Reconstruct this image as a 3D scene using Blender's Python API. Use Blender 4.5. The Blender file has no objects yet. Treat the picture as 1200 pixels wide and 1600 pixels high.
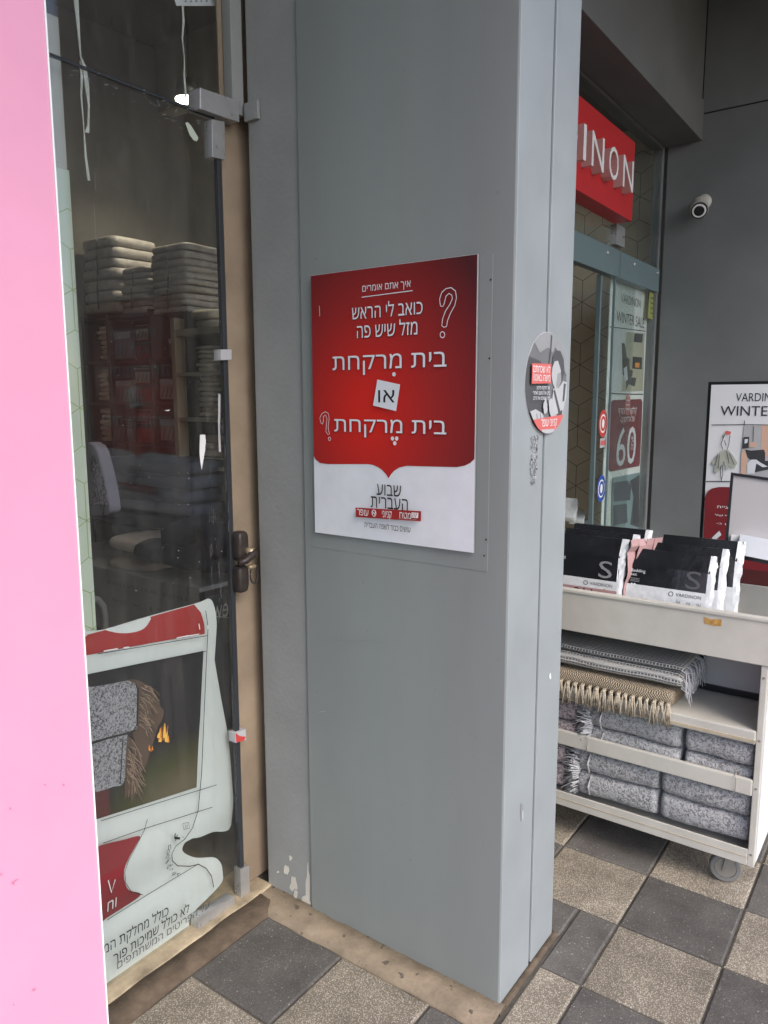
import bpy, bmesh, math, random
from mathutils import Vector, Matrix, noise as mnoise
from mathutils.geometry import tessellate_polygon, delaunay_2d_cdt
random.seed(7)
SC = bpy.context.scene
COL = SC.collection
# ------------------------------------------------------------------ camera
FL = 1184.7                                   # focal length in pixels of a 1200x1600 frame
YAW, PITCH, ROLL = math.radians(35.904), math.radians(8.337), math.radians(0.152)
H = 1.6
def _axes():
    cy, sy, cp, sp = math.cos(YAW), math.sin(YAW), math.cos(PITCH), math.sin(PITCH)
    f = Vector((-sy*cp, cy*cp, -sp)); r = Vector((cy, sy, 0)); d = f.cross(r)
    cr, sr = math.cos(ROLL), math.sin(ROLL)
    return r*cr + d*sr, d*cr - r*sr, f
AR, AD, AF = _axes()
cam_d = bpy.data.cameras.new('camera'); cam = bpy.data.objects.new('camera', cam_d); COL.objects.link(cam)
cam.matrix_world = Matrix(((AR.x, -AD.x, -AF.x, 0), (AR.y, -AD.y, -AF.y, 0), (AR.z, -AD.z, -AF.z, H), (0, 0, 0, 1)))
cam_d.sensor_fit = 'VERTICAL'; cam_d.sensor_height = 24; cam_d.sensor_width = 18
cam_d.lens = 24*FL/1600; cam_d.clip_start = 0.02; cam_d.clip_end = 2000
SC.camera = cam
# ------------------------------------------------------------------ sky, sun, exposure
SUN_EL, SUN_AZ = math.radians(44), math.radians(112)       # azimuth measured from +Y towards +X
w = bpy.data.worlds.new('World'); SC.world = w; w.use_nodes = True
nt = w.node_tree; bg = nt.nodes['Background']
sky = nt.nodes.new('ShaderNodeTexSky'); sky.sky_type = 'NISHITA'; sky.sun_disc = False
sky.sun_elevation = SUN_EL; sky.sun_rotation = SUN_AZ; sky.dust_density = 2.0; sky.air_density = 1.0; sky.ozone_density = 1.0
nt.links.new(sky.outputs[0], bg.inputs[0]); bg.inputs[1].default_value = 0.15
sl = bpy.data.lights.new('sun', 'SUN'); sl.energy = 0.8; sl.angle = math.radians(25); sl.color = (1, 0.95, 0.885)
so = bpy.data.objects.new('sun', sl); COL.objects.link(so)
sd = Vector((math.sin(SUN_AZ)*math.cos(SUN_EL), math.cos(SUN_AZ)*math.cos(SUN_EL), math.sin(SUN_EL)))
so.rotation_euler = sd.to_track_quat('Z', 'Y').to_euler(); so.location = (6, -3, 8)
SC.view_settings.view_transform = 'Standard'; SC.view_settings.look = 'None'
SC.view_settings.gamma = 1; SC.view_settings.exposure = 1.24
# ------------------------------------------------------------------ pixel -> point on a real plane
def ray(x, y): return AR*((x-600)/FL) + AD*((y-800)/FL) + AF
def at_y(x, y, Y): d = ray(x, y); return d*(Y/d.y) + Vector((0, 0, H))
def at_x(x, y, X): d = ray(x, y); return d*(X/d.x) + Vector((0, 0, H))
def zoomed(ox, oy, s): return lambda x, y: (ox + x*s, oy + y*s)
# ------------------------------------------------------------------ materials
MATS = {}
def lin(c): return tuple((v/12.92 if v <= .04045 else ((v+.055)/1.055)**2.4) for v in c)
def rgb(r, g, b): return lin((r/255, g/255, b/255))
def mat(name, col, rough=0.6, metal=0.0, var=0.12, vscale=6.0, bump=0.0, bscale=120.0, spec=0.4, speck=None, streak=0.0, coat=0.0):
    m = bpy.data.materials.new(name); m.use_nodes = True; MATS[name] = m
    t = m.node_tree; N = t.nodes; L = t.links; b = N['Principled BSDF']
    b.inputs['Roughness'].default_value = rough; b.inputs['Metallic'].default_value = metal
    b.inputs['Specular IOR Level'].default_value = spec; b.inputs['Coat Weight'].default_value = coat
    g = N.new('ShaderNodeNewGeometry')
    n1 = N.new('ShaderNodeTexNoise'); n1.inputs['Scale'].default_value = vscale; n1.inputs['Detail'].default_value = 6; n1.inputs['Roughness'].default_value = .62
    if streak:
        mp = N.new('ShaderNodeMapping'); mp.inputs['Scale'].default_value = (1, 1, streak); L.new(g.outputs['Position'], mp.inputs[0]); L.new(mp.outputs[0], n1.inputs['Vector'])
    else: L.new(g.outputs['Position'], n1.inputs['Vector'])
    mr = N.new('ShaderNodeMapRange'); mr.inputs[1].default_value = .3; mr.inputs[2].default_value = .7
    mr.inputs[3].default_value = 1-var; mr.inputs[4].default_value = 1+var; L.new(n1.outputs[0], mr.inputs[0])
    mx = N.new('ShaderNodeMix'); mx.data_type = 'RGBA'; mx.blend_type = 'MULTIPLY'; mx.inputs[0].default_value = 1
    mx.inputs[6].default_value = (*col, 1); L.new(mr.outputs[0], mx.inputs[7])
    out = mx.outputs[2]
    if speck:
        (sc_, amt, c2) = speck
        n2 = N.new('ShaderNodeTexNoise'); n2.inputs['Scale'].default_value = sc_; n2.inputs['Detail'].default_value = 3; L.new(g.outputs['Position'], n2.inputs['Vector'])
        r2 = N.new('ShaderNodeMapRange'); r2.inputs[1].default_value = 1-amt; r2.inputs[2].default_value = 1-amt+.04; L.new(n2.outputs[0], r2.inputs[0])
        m2 = N.new('ShaderNodeMix'); m2.data_type = 'RGBA'; m2.inputs[7].default_value = (*c2, 1); L.new(r2.outputs[0], m2.inputs[0]); L.new(out, m2.inputs[6]); out = m2.outputs[2]
    L.new(out, b.inputs['Base Color'])
    rr = N.new('ShaderNodeMapRange'); rr.inputs[3].default_value = max(.02, rough-.1); rr.inputs[4].default_value = min(1, rough+.1); L.new(n1.outputs[0], rr.inputs[0]); L.new(rr.outputs[0], b.inputs['Roughness'])
    if bump:
        n3 = N.new('ShaderNodeTexNoise'); n3.inputs['Scale'].default_value = bscale; n3.inputs['Detail'].default_value = 4; L.new(g.outputs['Position'], n3.inputs['Vector'])
        bp = N.new('ShaderNodeBump'); bp.inputs['Strength'].default_value = bump; bp.inputs['Distance'].default_value = .004; L.new(n3.outputs[0], bp.inputs['Height']); L.new(bp.outputs[0], b.inputs['Normal'])
    return m
def flat(name, col, rough=.5, spec=.35): return mat(name, col, rough, var=.05, vscale=14, spec=spec)
def glass_mat(name, tint, rough=0.0, dirt_haze=.06):
    m = bpy.data.materials.new(name); m.use_nodes = True; MATS[name] = m; t = m.node_tree; N = t.nodes; L = t.links
    N.remove(N['Principled BSDF']); o = N['Material Output']
    tr = N.new('ShaderNodeBsdfTransparent'); tr.inputs[0].default_value = (*tint, 1)
    gl = N.new('ShaderNodeBsdfGlossy'); gl.inputs['Roughness'].default_value = rough
    lw = N.new('ShaderNodeLayerWeight'); lw.inputs[0].default_value = .5
    pw = N.new('ShaderNodeMath'); pw.operation = 'POWER'; pw.inputs[1].default_value = 5; L.new(lw.outputs['Facing'], pw.inputs[0])
    fr = N.new('ShaderNodeMath'); fr.operation = 'MULTIPLY_ADD'; fr.inputs[1].default_value = .9; fr.inputs[2].default_value = .04; L.new(pw.outputs[0], fr.inputs[0])
    mx = N.new('ShaderNodeMixShader'); L.new(fr.outputs[0], mx.inputs[0]); L.new(tr.outputs[0], mx.inputs[1]); L.new(gl.outputs[0], mx.inputs[2])
    df = N.new('ShaderNodeBsdfDiffuse'); df.inputs[0].default_value = (.55, .51, .46, 1)
    g = N.new('ShaderNodeNewGeometry'); mp = N.new('ShaderNodeMapping'); mp.inputs['Scale'].default_value = (9, 9, 1.6); L.new(g.outputs['Position'], mp.inputs[0])
    n = N.new('ShaderNodeTexNoise'); n.inputs['Scale'].default_value = 2.5; n.inputs['Detail'].default_value = 9; n.inputs['Roughness'].default_value = .75; L.new(mp.outputs[0], n.inputs['Vector'])
    r = N.new('ShaderNodeMapRange'); r.inputs[1].default_value = .48; r.inputs[2].default_value = .85; r.inputs[3].default_value = dirt_haze*.25; r.inputs[4].default_value = dirt_haze*2.2; L.new(n.outputs[0], r.inputs[0])
    m2 = N.new('ShaderNodeMixShader'); L.new(r.outputs[0], m2.inputs[0]); L.new(mx.outputs[0], m2.inputs[1]); L.new(df.outputs[0], m2.inputs[2])
    L.new(m2.outputs[0], o.inputs[0]); return m
def terrazzo(name, base, chips, scale, thr):
    m = bpy.data.materials.new(name); m.use_nodes = True; MATS[name] = m; t = m.node_tree; N = t.nodes; L = t.links; b = N['Principled BSDF']
    b.inputs['Roughness'].default_value = .72; b.inputs['Specular IOR Level'].default_value = .35
    g = N.new('ShaderNodeNewGeometry'); oi = N.new('ShaderNodeObjectInfo')
    v = N.new('ShaderNodeTexVoronoi'); v.inputs['Scale'].default_value = scale; L.new(g.outputs['Position'], v.inputs['Vector'])
    wn = N.new('ShaderNodeTexWhiteNoise'); L.new(v.outputs['Color'], wn.inputs['Vector'])
    cr = N.new('ShaderNodeValToRGB'); cr.color_ramp.interpolation = 'LINEAR'
    e = cr.color_ramp.elements; e[0].position = 0; e[0].color = (*chips[0], 1); e[1].position = 1; e[1].color = (*chips[-1], 1)
    for i, c in enumerate(chips[1:-1]): x = e.new(thr[i]); x.color = (*c, 1)
    L.new(wn.outputs[0], cr.inputs[0])
    ed = N.new('ShaderNodeMapRange'); ed.inputs[1].default_value = .25; ed.inputs[2].default_value = .55; L.new(v.outputs['Distance'], ed.inputs[0])
    m1 = N.new('ShaderNodeMix'); m1.data_type = 'RGBA'; m1.inputs[7].default_value = (*base, 1); L.new(ed.outputs[0], m1.inputs[0]); L.new(cr.outputs[0], m1.inputs[6])
    n = N.new('ShaderNodeTexNoise'); n.inputs['Scale'].default_value = 7; n.inputs['Detail'].default_value = 7; n.inputs['Roughness'].default_value = .65; L.new(g.outputs['Position'], n.inputs['Vector'])
    mr = N.new('ShaderNodeMapRange'); mr.inputs[1].default_value = .3; mr.inputs[2].default_value = .7; mr.inputs[3].default_value = .66; mr.inputs[4].default_value = 1.2; L.new(n.outputs[0], mr.inputs[0])
    rn = N.new('ShaderNodeMapRange'); rn.inputs[3].default_value = .86; rn.inputs[4].default_value = 1.1; L.new(oi.outputs['Random'], rn.inputs[0])
    ml = N.new('ShaderNodeMath'); ml.operation = 'MULTIPLY'; L.new(mr.outputs[0], ml.inputs[0]); L.new(rn.outputs[0], ml.inputs[1])
    m3 = N.new('ShaderNodeMix'); m3.data_type = 'RGBA'; m3.blend_type = 'MULTIPLY'; m3.inputs[0].default_value = 1; L.new(m1.outputs[2], m3.inputs[6]); L.new(ml.outputs[0], m3.inputs[7])
    # trodden gum spots and small stains
    v2 = N.new('ShaderNodeTexVoronoi'); v2.inputs['Scale'].default_value = 5.5; v2.inputs['Randomness'].default_value = 1; L.new(g.outputs['Position'], v2.inputs['Vector'])
    n5 = N.new('ShaderNodeTexNoise'); n5.inputs['Scale'].default_value = 60; L.new(g.outputs['Position'], n5.inputs['Vector'])
    a5 = N.new('ShaderNodeMath'); a5.operation = 'MULTIPLY_ADD'; a5.inputs[1].default_value = .09; L.new(n5.outputs[0], a5.inputs[0]); L.new(v2.outputs['Distance'], a5.inputs[2])
    sp = N.new('ShaderNodeMapRange'); sp.inputs[1].default_value = .095; sp.inputs[2].default_value = .12; sp.inputs[3].default_value = .55; sp.inputs[4].default_value = 0; L.new(a5.outputs[0], sp.inputs[0])
    m4 = N.new('ShaderNodeMix'); m4.data_type = 'RGBA'; m4.inputs[7].default_value = (.09, .075, .06, 1); L.new(sp.outputs[0], m4.inputs[0]); L.new(m3.outputs[2], m4.inputs[6])
    L.new(m4.outputs[2], b.inputs['Base Color'])
    bp = N.new('ShaderNodeBump'); bp.inputs['Strength'].default_value = .35; bp.inputs['Distance'].default_value = .003; L.new(v.outputs['Distance'], bp.inputs['Height']); L.new(bp.outputs[0], b.inputs['Normal'])
    return m
def carpet(name, c1, c2, scale=160):
    m = bpy.data.materials.new(name); m.use_nodes = True; MATS[name] = m; t = m.node_tree; N = t.nodes; L = t.links; b = N['Principled BSDF']
    b.inputs['Roughness'].default_value = .95; b.inputs['Specular IOR Level'].default_value = .1; b.inputs['Sheen Weight'].default_value = .25
    g = N.new('ShaderNodeNewGeometry'); n0 = N.new('ShaderNodeTexNoise'); n0.inputs['Scale'].default_value = scale; n0.inputs['Detail'].default_value = 2; n0.inputs['Distortion'].default_value = 1.2; L.new(g.outputs['Position'], n0.inputs['Vector'])
    r = N.new('ShaderNodeMapRange'); r.inputs[1].default_value = .38; r.inputs[2].default_value = .55; L.new(n0.outputs[0], r.inputs[0])
    mx = N.new('ShaderNodeMix'); mx.data_type = 'RGBA'; mx.inputs[6].default_value = (*c2, 1); mx.inputs[7].default_value = (*c1, 1); L.new(r.outputs[0], mx.inputs[0]); L.new(mx.outputs[2], b.inputs['Base Color'])
    bp = N.new('ShaderNodeBump'); bp.inputs['Strength'].default_value = .8; bp.inputs['Distance'].default_value = .006; L.new(n0.outputs[0], bp.inputs['Height']); L.new(bp.outputs[0], b.inputs['Normal'])
    return m
def weave(name, c1, c2, sx, sz, mode='checker'):
    m = bpy.data.materials.new(name); m.use_nodes = True; MATS[name] = m; t = m.node_tree; N = t.nodes; L = t.links; b = N['Principled BSDF']
    b.inputs['Roughness'].default_value = .95; b.inputs['Specular IOR Level'].default_value = .1
    g = N.new('ShaderNodeNewGeometry'); sp = N.new('ShaderNodeSeparateXYZ'); L.new(g.outputs['Position'], sp.inputs[0])
    nz = N.new('ShaderNodeTexNoise'); nz.inputs['Scale'].default_value = 60; nz.inputs['Detail'].default_value = 5; L.new(g.outputs['Position'], nz.inputs['Vector'])
    def wave(a, s, k):
        m0 = N.new('ShaderNodeMath'); m0.operation = 'MULTIPLY_ADD'; m0.inputs[1].default_value = s; L.new(a, m0.inputs[0])
        nn = N.new('ShaderNodeMath'); nn.operation = 'MULTIPLY'; nn.inputs[1].default_value = k; L.new(nz.outputs[0], nn.inputs[0]); L.new(nn.outputs[0], m0.inputs[2])
        m1 = N.new('ShaderNodeMath'); m1.operation = 'SINE'; L.new(m0.outputs[0], m1.inputs[0]); return m1.outputs[0]
    yz = N.new('ShaderNodeMath'); yz.operation = 'SUBTRACT'; L.new(sp.outputs[2], yz.inputs[0]); L.new(sp.outputs[1], yz.inputs[1])
    if mode == 'checker':
        a = N.new('ShaderNodeMath'); a.operation = 'MULTIPLY'; L.new(wave(sp.outputs[0], sx, 1.5), a.inputs[0]); L.new(wave(yz.outputs[0], sz, 1.5), a.inputs[1]); f = a.outputs[0]; lo, hi = -.1, .25
    else:
        a = N.new('ShaderNodeMath'); a.operation = 'SUBTRACT'; a.inputs[1].default_value = .55; L.new(wave(yz.outputs[0], sz, 2.5), a.inputs[0])
        a1 = N.new('ShaderNodeMath'); a1.operation = 'ADD'; a1.inputs[1].default_value = .45; L.new(wave(sp.outputs[0], sx, 5), a1.inputs[0])
        a2 = N.new('ShaderNodeMath'); a2.operation = 'MINIMUM'; L.new(a.outputs[0], a2.inputs[0]); L.new(a1.outputs[0], a2.inputs[1])
        a3 = N.new('ShaderNodeMath'); a3.operation = 'MULTIPLY'; a3.inputs[1].default_value = -1; L.new(a2.outputs[0], a3.inputs[0]); f = a3.outputs[0]; lo, hi = -.25, .05
    r = N.new('ShaderNodeMapRange'); r.inputs[1].default_value = lo; r.inputs[2].default_value = hi; L.new(f, r.inputs[0])
    mx = N.new('ShaderNodeMix'); mx.data_type = 'RGBA'; mx.inputs[6].default_value = (*c2, 1); mx.inputs[7].default_value = (*c1, 1); L.new(r.outputs[0], mx.inputs[0]); L.new(mx.outputs[2], b.inputs['Base Color'])
    bp = N.new('ShaderNodeBump'); bp.inputs['Strength'].default_value = .7; bp.inputs['Distance'].default_value = .004; L.new(f, bp.inputs['Height']); L.new(bp.outputs[0], b.inputs['Normal'])
    return m
def radial(name, c_in, c_out, centre, scale, rough=.45, mid=None):
    """printed gradient on a flat board; centre and scale are in world metres on that board"""
    m = bpy.data.materials.new(name); m.use_nodes = True; MATS[name] = m; t = m.node_tree; N = t.nodes; L = t.links; b = N['Principled BSDF']
    b.inputs['Roughness'].default_value = rough; b.inputs['Specular IOR Level'].default_value = .3
    g = N.new('ShaderNodeNewGeometry'); mp = N.new('ShaderNodeMapping'); mp.vector_type = 'TEXTURE'; mp.inputs['Location'].default_value = centre; mp.inputs['Scale'].default_value = scale
    L.new(g.outputs['Position'], mp.inputs[0]); gr = N.new('ShaderNodeVectorMath'); gr.operation = 'LENGTH'; L.new(mp.outputs[0], gr.inputs[0])
    cr = N.new('ShaderNodeValToRGB'); e = cr.color_ramp.elements; e[0].color = (*c_in, 1); e[0].position = .1; e[1].color = (*c_out, 1); e[1].position = 1
    if mid: x = e.new(.55); x.color = (*mid, 1)
    L.new(gr.outputs['Value'], cr.inputs[0]); L.new(cr.outputs[0], b.inputs['Base Color']); return m

M = MATS
mat('panel_grey', (.242, .266, .262), .40, var=.085, vscale=2.6, bump=.30, bscale=2.4, spec=.5, streak=.22, speck=(46, .262, (.19, .205, .205)))
mat('panel_grey_lit', (.288, .312, .325), .38, var=.08, vscale=4, bump=.22, bscale=3, spec=.5, speck=(16, .235, (.55, .57, .58)))  # panel_grey paint again, lightened to paint in the light on this side
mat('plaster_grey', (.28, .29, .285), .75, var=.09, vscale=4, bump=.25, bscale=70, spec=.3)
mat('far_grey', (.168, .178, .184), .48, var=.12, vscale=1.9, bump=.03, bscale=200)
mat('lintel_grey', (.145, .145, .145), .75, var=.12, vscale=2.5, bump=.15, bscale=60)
mat('dark_gap', (.02, .02, .022), .8)
mat('chip_white', (.6, .58, .52), .8, bump=.3, bscale=150)
mat('cement', (.27, .215, .155), .9, var=.35, vscale=9, bump=.6, bscale=90, speck=(30, .36, (.12, .1, .08)))
mat('dark_mortar', (.115, .085, .06), .95, var=.45, vscale=14, bump=.8, bscale=110)
mat('joint', (.10, .09, .078), .95, var=.3, vscale=20, bump=.5)
terrazzo('tile_beige', (.22, .19, .15), [(.17, .14, .11), (.47, .405, .32), (.58, .51, .415), (.66, .60, .51)], 260, [.35, .75])
terrazzo('tile_dark', (.118, .109, .10), [(.09, .083, .077), (.15, .139, .129), (.19, .177, .164), (.50, .47, .43)], 240, [.45, .965])
mat('sill_cream', (.37, .30, .205), .8, var=.42, vscale=13, bump=.3, bscale=80)
mat('asphalt', (.05, .05, .05), .9, bump=.5)
mat('ceiling', (.22, .215, .21), .85)
mat('pink', (.76, .335, .485), .55, var=.03, vscale=5, bump=.03, bscale=90, spec=.25)
mat('pink_scuff', (.60, .21, .36), .7)
mat('white_edge', (.85, .85, .85), .5, var=.02)
mat('beige_jamb', (.285, .22, .158), .65, var=.28, vscale=3.2, bump=.05)
mat('steel', (.48, .48, .485), .30, metal=.6, var=.1, vscale=30, bump=.03, bscale=400)
mat('alu', (.50, .50, .51), .45, metal=.35, var=.08, vscale=18)
mat('rubber', (.028, .032, .038), .6)
mat('lock_brown', (.05, .041, .038), .38, metal=.3, var=.2, vscale=30)
mat('brass', (.42, .33, .22), .4, metal=.6)
glass_mat('glass_door', (.945, .962, .955), dirt_haze=.032)  # dirt film raised so that it also paints a haze over the interior
glass_mat('glass_shop', (.95, .978, .97), dirt_haze=.022)
mat('paper_green', (.50, .56, .47), .7, var=.05)
mat('paper_plain', (.42, .40, .34), .7, var=.08)
mat('line_green', (.30, .38, .17), .7)
mat('paper_tan', (.82, .73, .58), .8, var=.05)
mat('line_brown', (.22, .17, .12), .8)
mat('string', (.62, .64, .60), .8)
mat('vinyl', (.59, .615, .615), .42, var=.03, vscale=5, spec=.4)
flat('ink_black', (.012, .012, .013)); flat('ink_grey', (.09, .09, .095)); flat('ink_dark', (.03, .028, .03)); flat('white', (.80, .80, .80)); flat('offwhite', (.70, .72, .77))
flat('print_red', (.32, .022, .022)); flat('maroon', (.20, .022, .028)); flat('maroon_dark', (.085, .02, .022)); flat('shadow_red', (.07, .004, .004)); flat('pale_grey', (.45, .45, .47)); flat('mid_grey', (.24, .24, .25)); flat('sticker_mid', (.17, .17, .175)); flat('sticker_dark', (.085, .085, .09)); flat('sticker_pale', (.30, .30, .31)); flat('sticker_light', (.46, .46, .475)); flat('ember', (.30, .085, .02)); flat('photo_black', (.020, .018, .022)); flat('strand_light', (.34, .23, .17)); flat('dark_photo', (.05, .05, .058))
flat('sticker_red', (.55, .06, .055)); flat('sticker_coral', (.62, .14, .13)); flat('sticker_blue', (.03, .08, .36)); flat('yellow', (.55, .52, .13)); flat('orange', (.85, .32, .04)); flat('flame', (.95, .55, .10))
flat('olive', (.085, .085, .03)); flat('wood_brown', (.15, .105, .07)); flat('fringe_brown', (.105, .066, .05)); flat('peach', (.65, .42, .32)); flat('room_cream', (.50, .48, .36)); flat('teal_photo', (.22, .32, .34)); flat('sketch_green', (.42, .44, .38)); flat('rug_print', (.42, .42, .46))
mat('poster_paper', (.86, .87, .86), .5, var=.02); mat('board_white', (.74, .75, .78), .5, var=.02)
mat('sign_red', (.52, .024, .028), .38, var=.05, spec=.4)
mat('letter_white', (.82, .80, .80), .4, var=.02)
mat('letter_side', (.55, .33, .32), .5, var=.05)
mat('header_teal', (.17, .235, .25), .38, metal=.2, var=.06)
mat('trolley_cream', (.55, .525, .475), .5, var=.09, vscale=7, bump=.05, bscale=60, speck=(9, .215, (.42, .33, .22)))
mat('trolley_edge', (.48, .41, .30), .6, var=.15, vscale=20)
mat('patch_ochre', (.50, .28, .08), .7, var=.3, vscale=90)
carpet('rug_grey', (.43, .43, .44), (.185, .18, .185), 120); carpet('rug_pink', (.37, .32, .33), (.13, .10, .105), 115)
weave('throw_grey', (.46, .45, .435), (.11, .105, .11), 560, 520, 'stripe'); weave('throw_beige', (.46, .385, .295), (.24, .19, .135), 760, 760)
mat('tassel', (.47, .40, .31), .95, var=.25, vscale=120); mat('fringe_grey', (.50, .50, .52), .95, var=.3, vscale=120)
mat('pack_black', (.014, .015, .018), .17, var=.3, vscale=12, spec=.65, bump=.5, bscale=16); mat('pack_pink', (.42, .25, .25), .35, var=.1); mat('pack_white', (.66, .67, .69), .22, var=.10, vscale=30, spec=.7, bump=.5, bscale=40)
glass_mat('film', (.95, .95, .95), rough=.12, dirt_haze=.05)
mat('frame_black', (.012, .012, .014), .35); mat('frame_panel', (.44, .42, .43), .6, var=.02)
mat('shelf_dark', (.04, .03, .032), .6); mat('shelf_cream', (.42, .38, .28), .6); mat('towel_cream', (.62, .55, .44), .95, var=.12, vscale=60, bump=.4); mat('towel_tan', (.55, .42, .30), .95, var=.15, vscale=60, bump=.4)
mat('bundle', (.44, .39, .34), .5, var=.2, vscale=26, bump=.7, bscale=60, spec=.5); mat('navy', (.010, .012, .028), .9, var=.25, vscale=10, bump=.4, bscale=30); mat('blue_cloth', (.055, .066, .095), .85, var=.2, vscale=8); mat('duvet', (.40, .33, .29), .9, var=.12, vscale=12, bump=.4, bscale=30)
mat('night_blue', (.03, .036, .05), .5, var=.3, vscale=20); mat('cloth_grey', (.24, .225, .215), .9, var=.12, vscale=10); mat('cloth_text', (.15, .14, .14), .9); mat('lavender', (.22, .205, .25), .9); mat('wall_inside', (.20, .18, .15), .85, var=.06, vscale=3); mat('wall_green', (.20, .175, .14), .85); mat('floor_inside', (.20, .18, .15), .5); mat('ceil_inside', (.12, .10, .085), .85)
mat('cctv_body', (.52, .50, .46), .4); mat('lens', (.01, .01, .012), .08, spec=.8); mat('rubber_grey', (.17, .17, .165), .7); mat('zinc', (.36, .35, .33), .4, metal=.7)
lampm = bpy.data.materials.new('lamp_glow'); lampm.use_nodes = True; lampm.node_tree.nodes['Principled BSDF'].inputs['Emission Color'].default_value = (1, .93, .75, 1); lampm.node_tree.nodes['Principled BSDF'].inputs['Emission Strength'].default_value = 9; MATS['lamp_glow'] = lampm
# ------------------------------------------------------------------ mesh helpers
class MB:
    def __init__(s): s.v = []; s.f = []
    def add(s, vs, fs): o = len(s.v); s.v += [Vector(p) for p in vs]; s.f += [tuple(i+o for i in f) for f in fs]; return s
    def box(s, x0, x1, y0, y1, z0, z1):
        return s.add([(x0, y0, z0), (x1, y0, z0), (x1, y1, z0), (x0, y1, z0), (x0, y0, z1), (x1, y0, z1), (x1, y1, z1), (x0, y1, z1)],
                     [(3, 2, 1, 0), (4, 5, 6, 7), (0, 1, 5, 4), (1, 2, 6, 5), (2, 3, 7, 6), (3, 0, 4, 7)])
    def prism(s, poly, vec):
        n = len(poly); vec = Vector(vec); tri = tessellate_polygon([[Vector(p) for p in poly]])
        return s.add([Vector(p) for p in poly] + [Vector(p)+vec for p in poly], [tuple(reversed(t)) for t in tri] + [tuple(i+n for i in t) for t in tri] + [(i, (i+1) % n, (i+1) % n+n, i+n) for i in range(n)])
    def tube(s, pts, r, n=8, caps=True):
        pts = [Vector(p) for p in pts]; rr = r if isinstance(r, (list, tuple)) else [r]*len(pts); o = len(s.v)
        for i, p in enumerate(pts):
            t = (pts[min(i+1, len(pts)-1)] - pts[max(i-1, 0)]).normalized(); a = t.cross(Vector((0, 0, 1)))
            if a.length < .05: a = t.cross(Vector((0, 1, 0)))
            a.normalize(); b = t.cross(a)
            s.v += [p + (a*math.cos(2*math.pi*k/n) + b*math.sin(2*math.pi*k/n))*rr[i] for k in range(n)]
        for i in range(len(pts)-1):
            for k in range(n): s.f.append((o+i*n+k, o+i*n+(k+1) % n, o+(i+1)*n+(k+1) % n, o+(i+1)*n+k))
        if caps: s.f.append(tuple(o+k for k in reversed(range(n)))); s.f.append(tuple(o+(len(pts)-1)*n+k for k in range(n)))
        return s
    def soft(s, c, size, e=.35, nu=20, nv=12, wob=0.0, ws=8, seed=0):
        """soft cushion: superellipsoid with wobble"""
        o = len(s.v); sg = lambda v, p: math.copysign(abs(v)**p, v)
        for i in range(nv+1):
            ph = -math.pi/2 + math.pi*i/nv
            for k in range(nu):
                th = 2*math.pi*k/nu; p = Vector((sg(math.cos(ph), e)*sg(math.cos(th), e)*size[0]/2, sg(math.cos(ph), e)*sg(math.sin(th), e)*size[1]/2, sg(math.sin(ph), e)*size[2]/2))
                if wob: p += mnoise.noise_vector(p*ws + Vector((seed*3.1, seed, 0)))*wob
                s.v.append(p + Vector(c))
        for i in range(nv):
            for k in range(nu): s.f.append((o+i*nu+k, o+i*nu+(k+1) % nu, o+(i+1)*nu+(k+1) % nu, o+(i+1)*nu+k))
        return s
    def build(s, name, m, parent=None, smooth=False, bevel=0.0, world=True):
        me = bpy.data.meshes.new(name); off = parent_loc(parent) if world else Vector()
        me.from_pydata([v-off for v in s.v], [], s.f); me.update()
        if bevel:
            b = bmesh.new(); b.from_mesh(me); bmesh.ops.recalc_face_normals(b, faces=b.faces)
            bmesh.ops.bevel(b, geom=[e for e in b.edges if len(e.link_faces) == 2 and e.calc_face_angle(0) > .6], offset=bevel, segments=2, profile=.6, affect='EDGES', clamp_overlap=True); b.to_mesh(me); b.free()
        if smooth:
            for p in me.polygons: p.use_smooth = True
        return link(name, me, m, parent)
def parent_loc(p):
    v = Vector()
    while p is not None: v += p.location; p = p.parent
    return v
def link(name, me, m, parent=None):
    me.materials.append(MATS[m] if isinstance(m, str) else m); o = bpy.data.objects.new(name, me); COL.objects.link(o); o.parent = parent; return o
def tag(o, label, cat, group=None):
    o['label'] = label; o['category'] = cat
    if group: o['group'] = group
    return o
def thing(name, label, cat, loc=(0, 0, 0), group=None):
    o = bpy.data.objects.new(name, None); COL.objects.link(o); o.location = loc; o.empty_display_size = .1; return tag(o, label, cat, group)
def struct(o, kind='structure'): o['kind'] = kind; return o
def box(name, m, b, parent=None, bevel=0.0): return MB().box(*b).build(name, m, parent, bevel=bevel)
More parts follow.
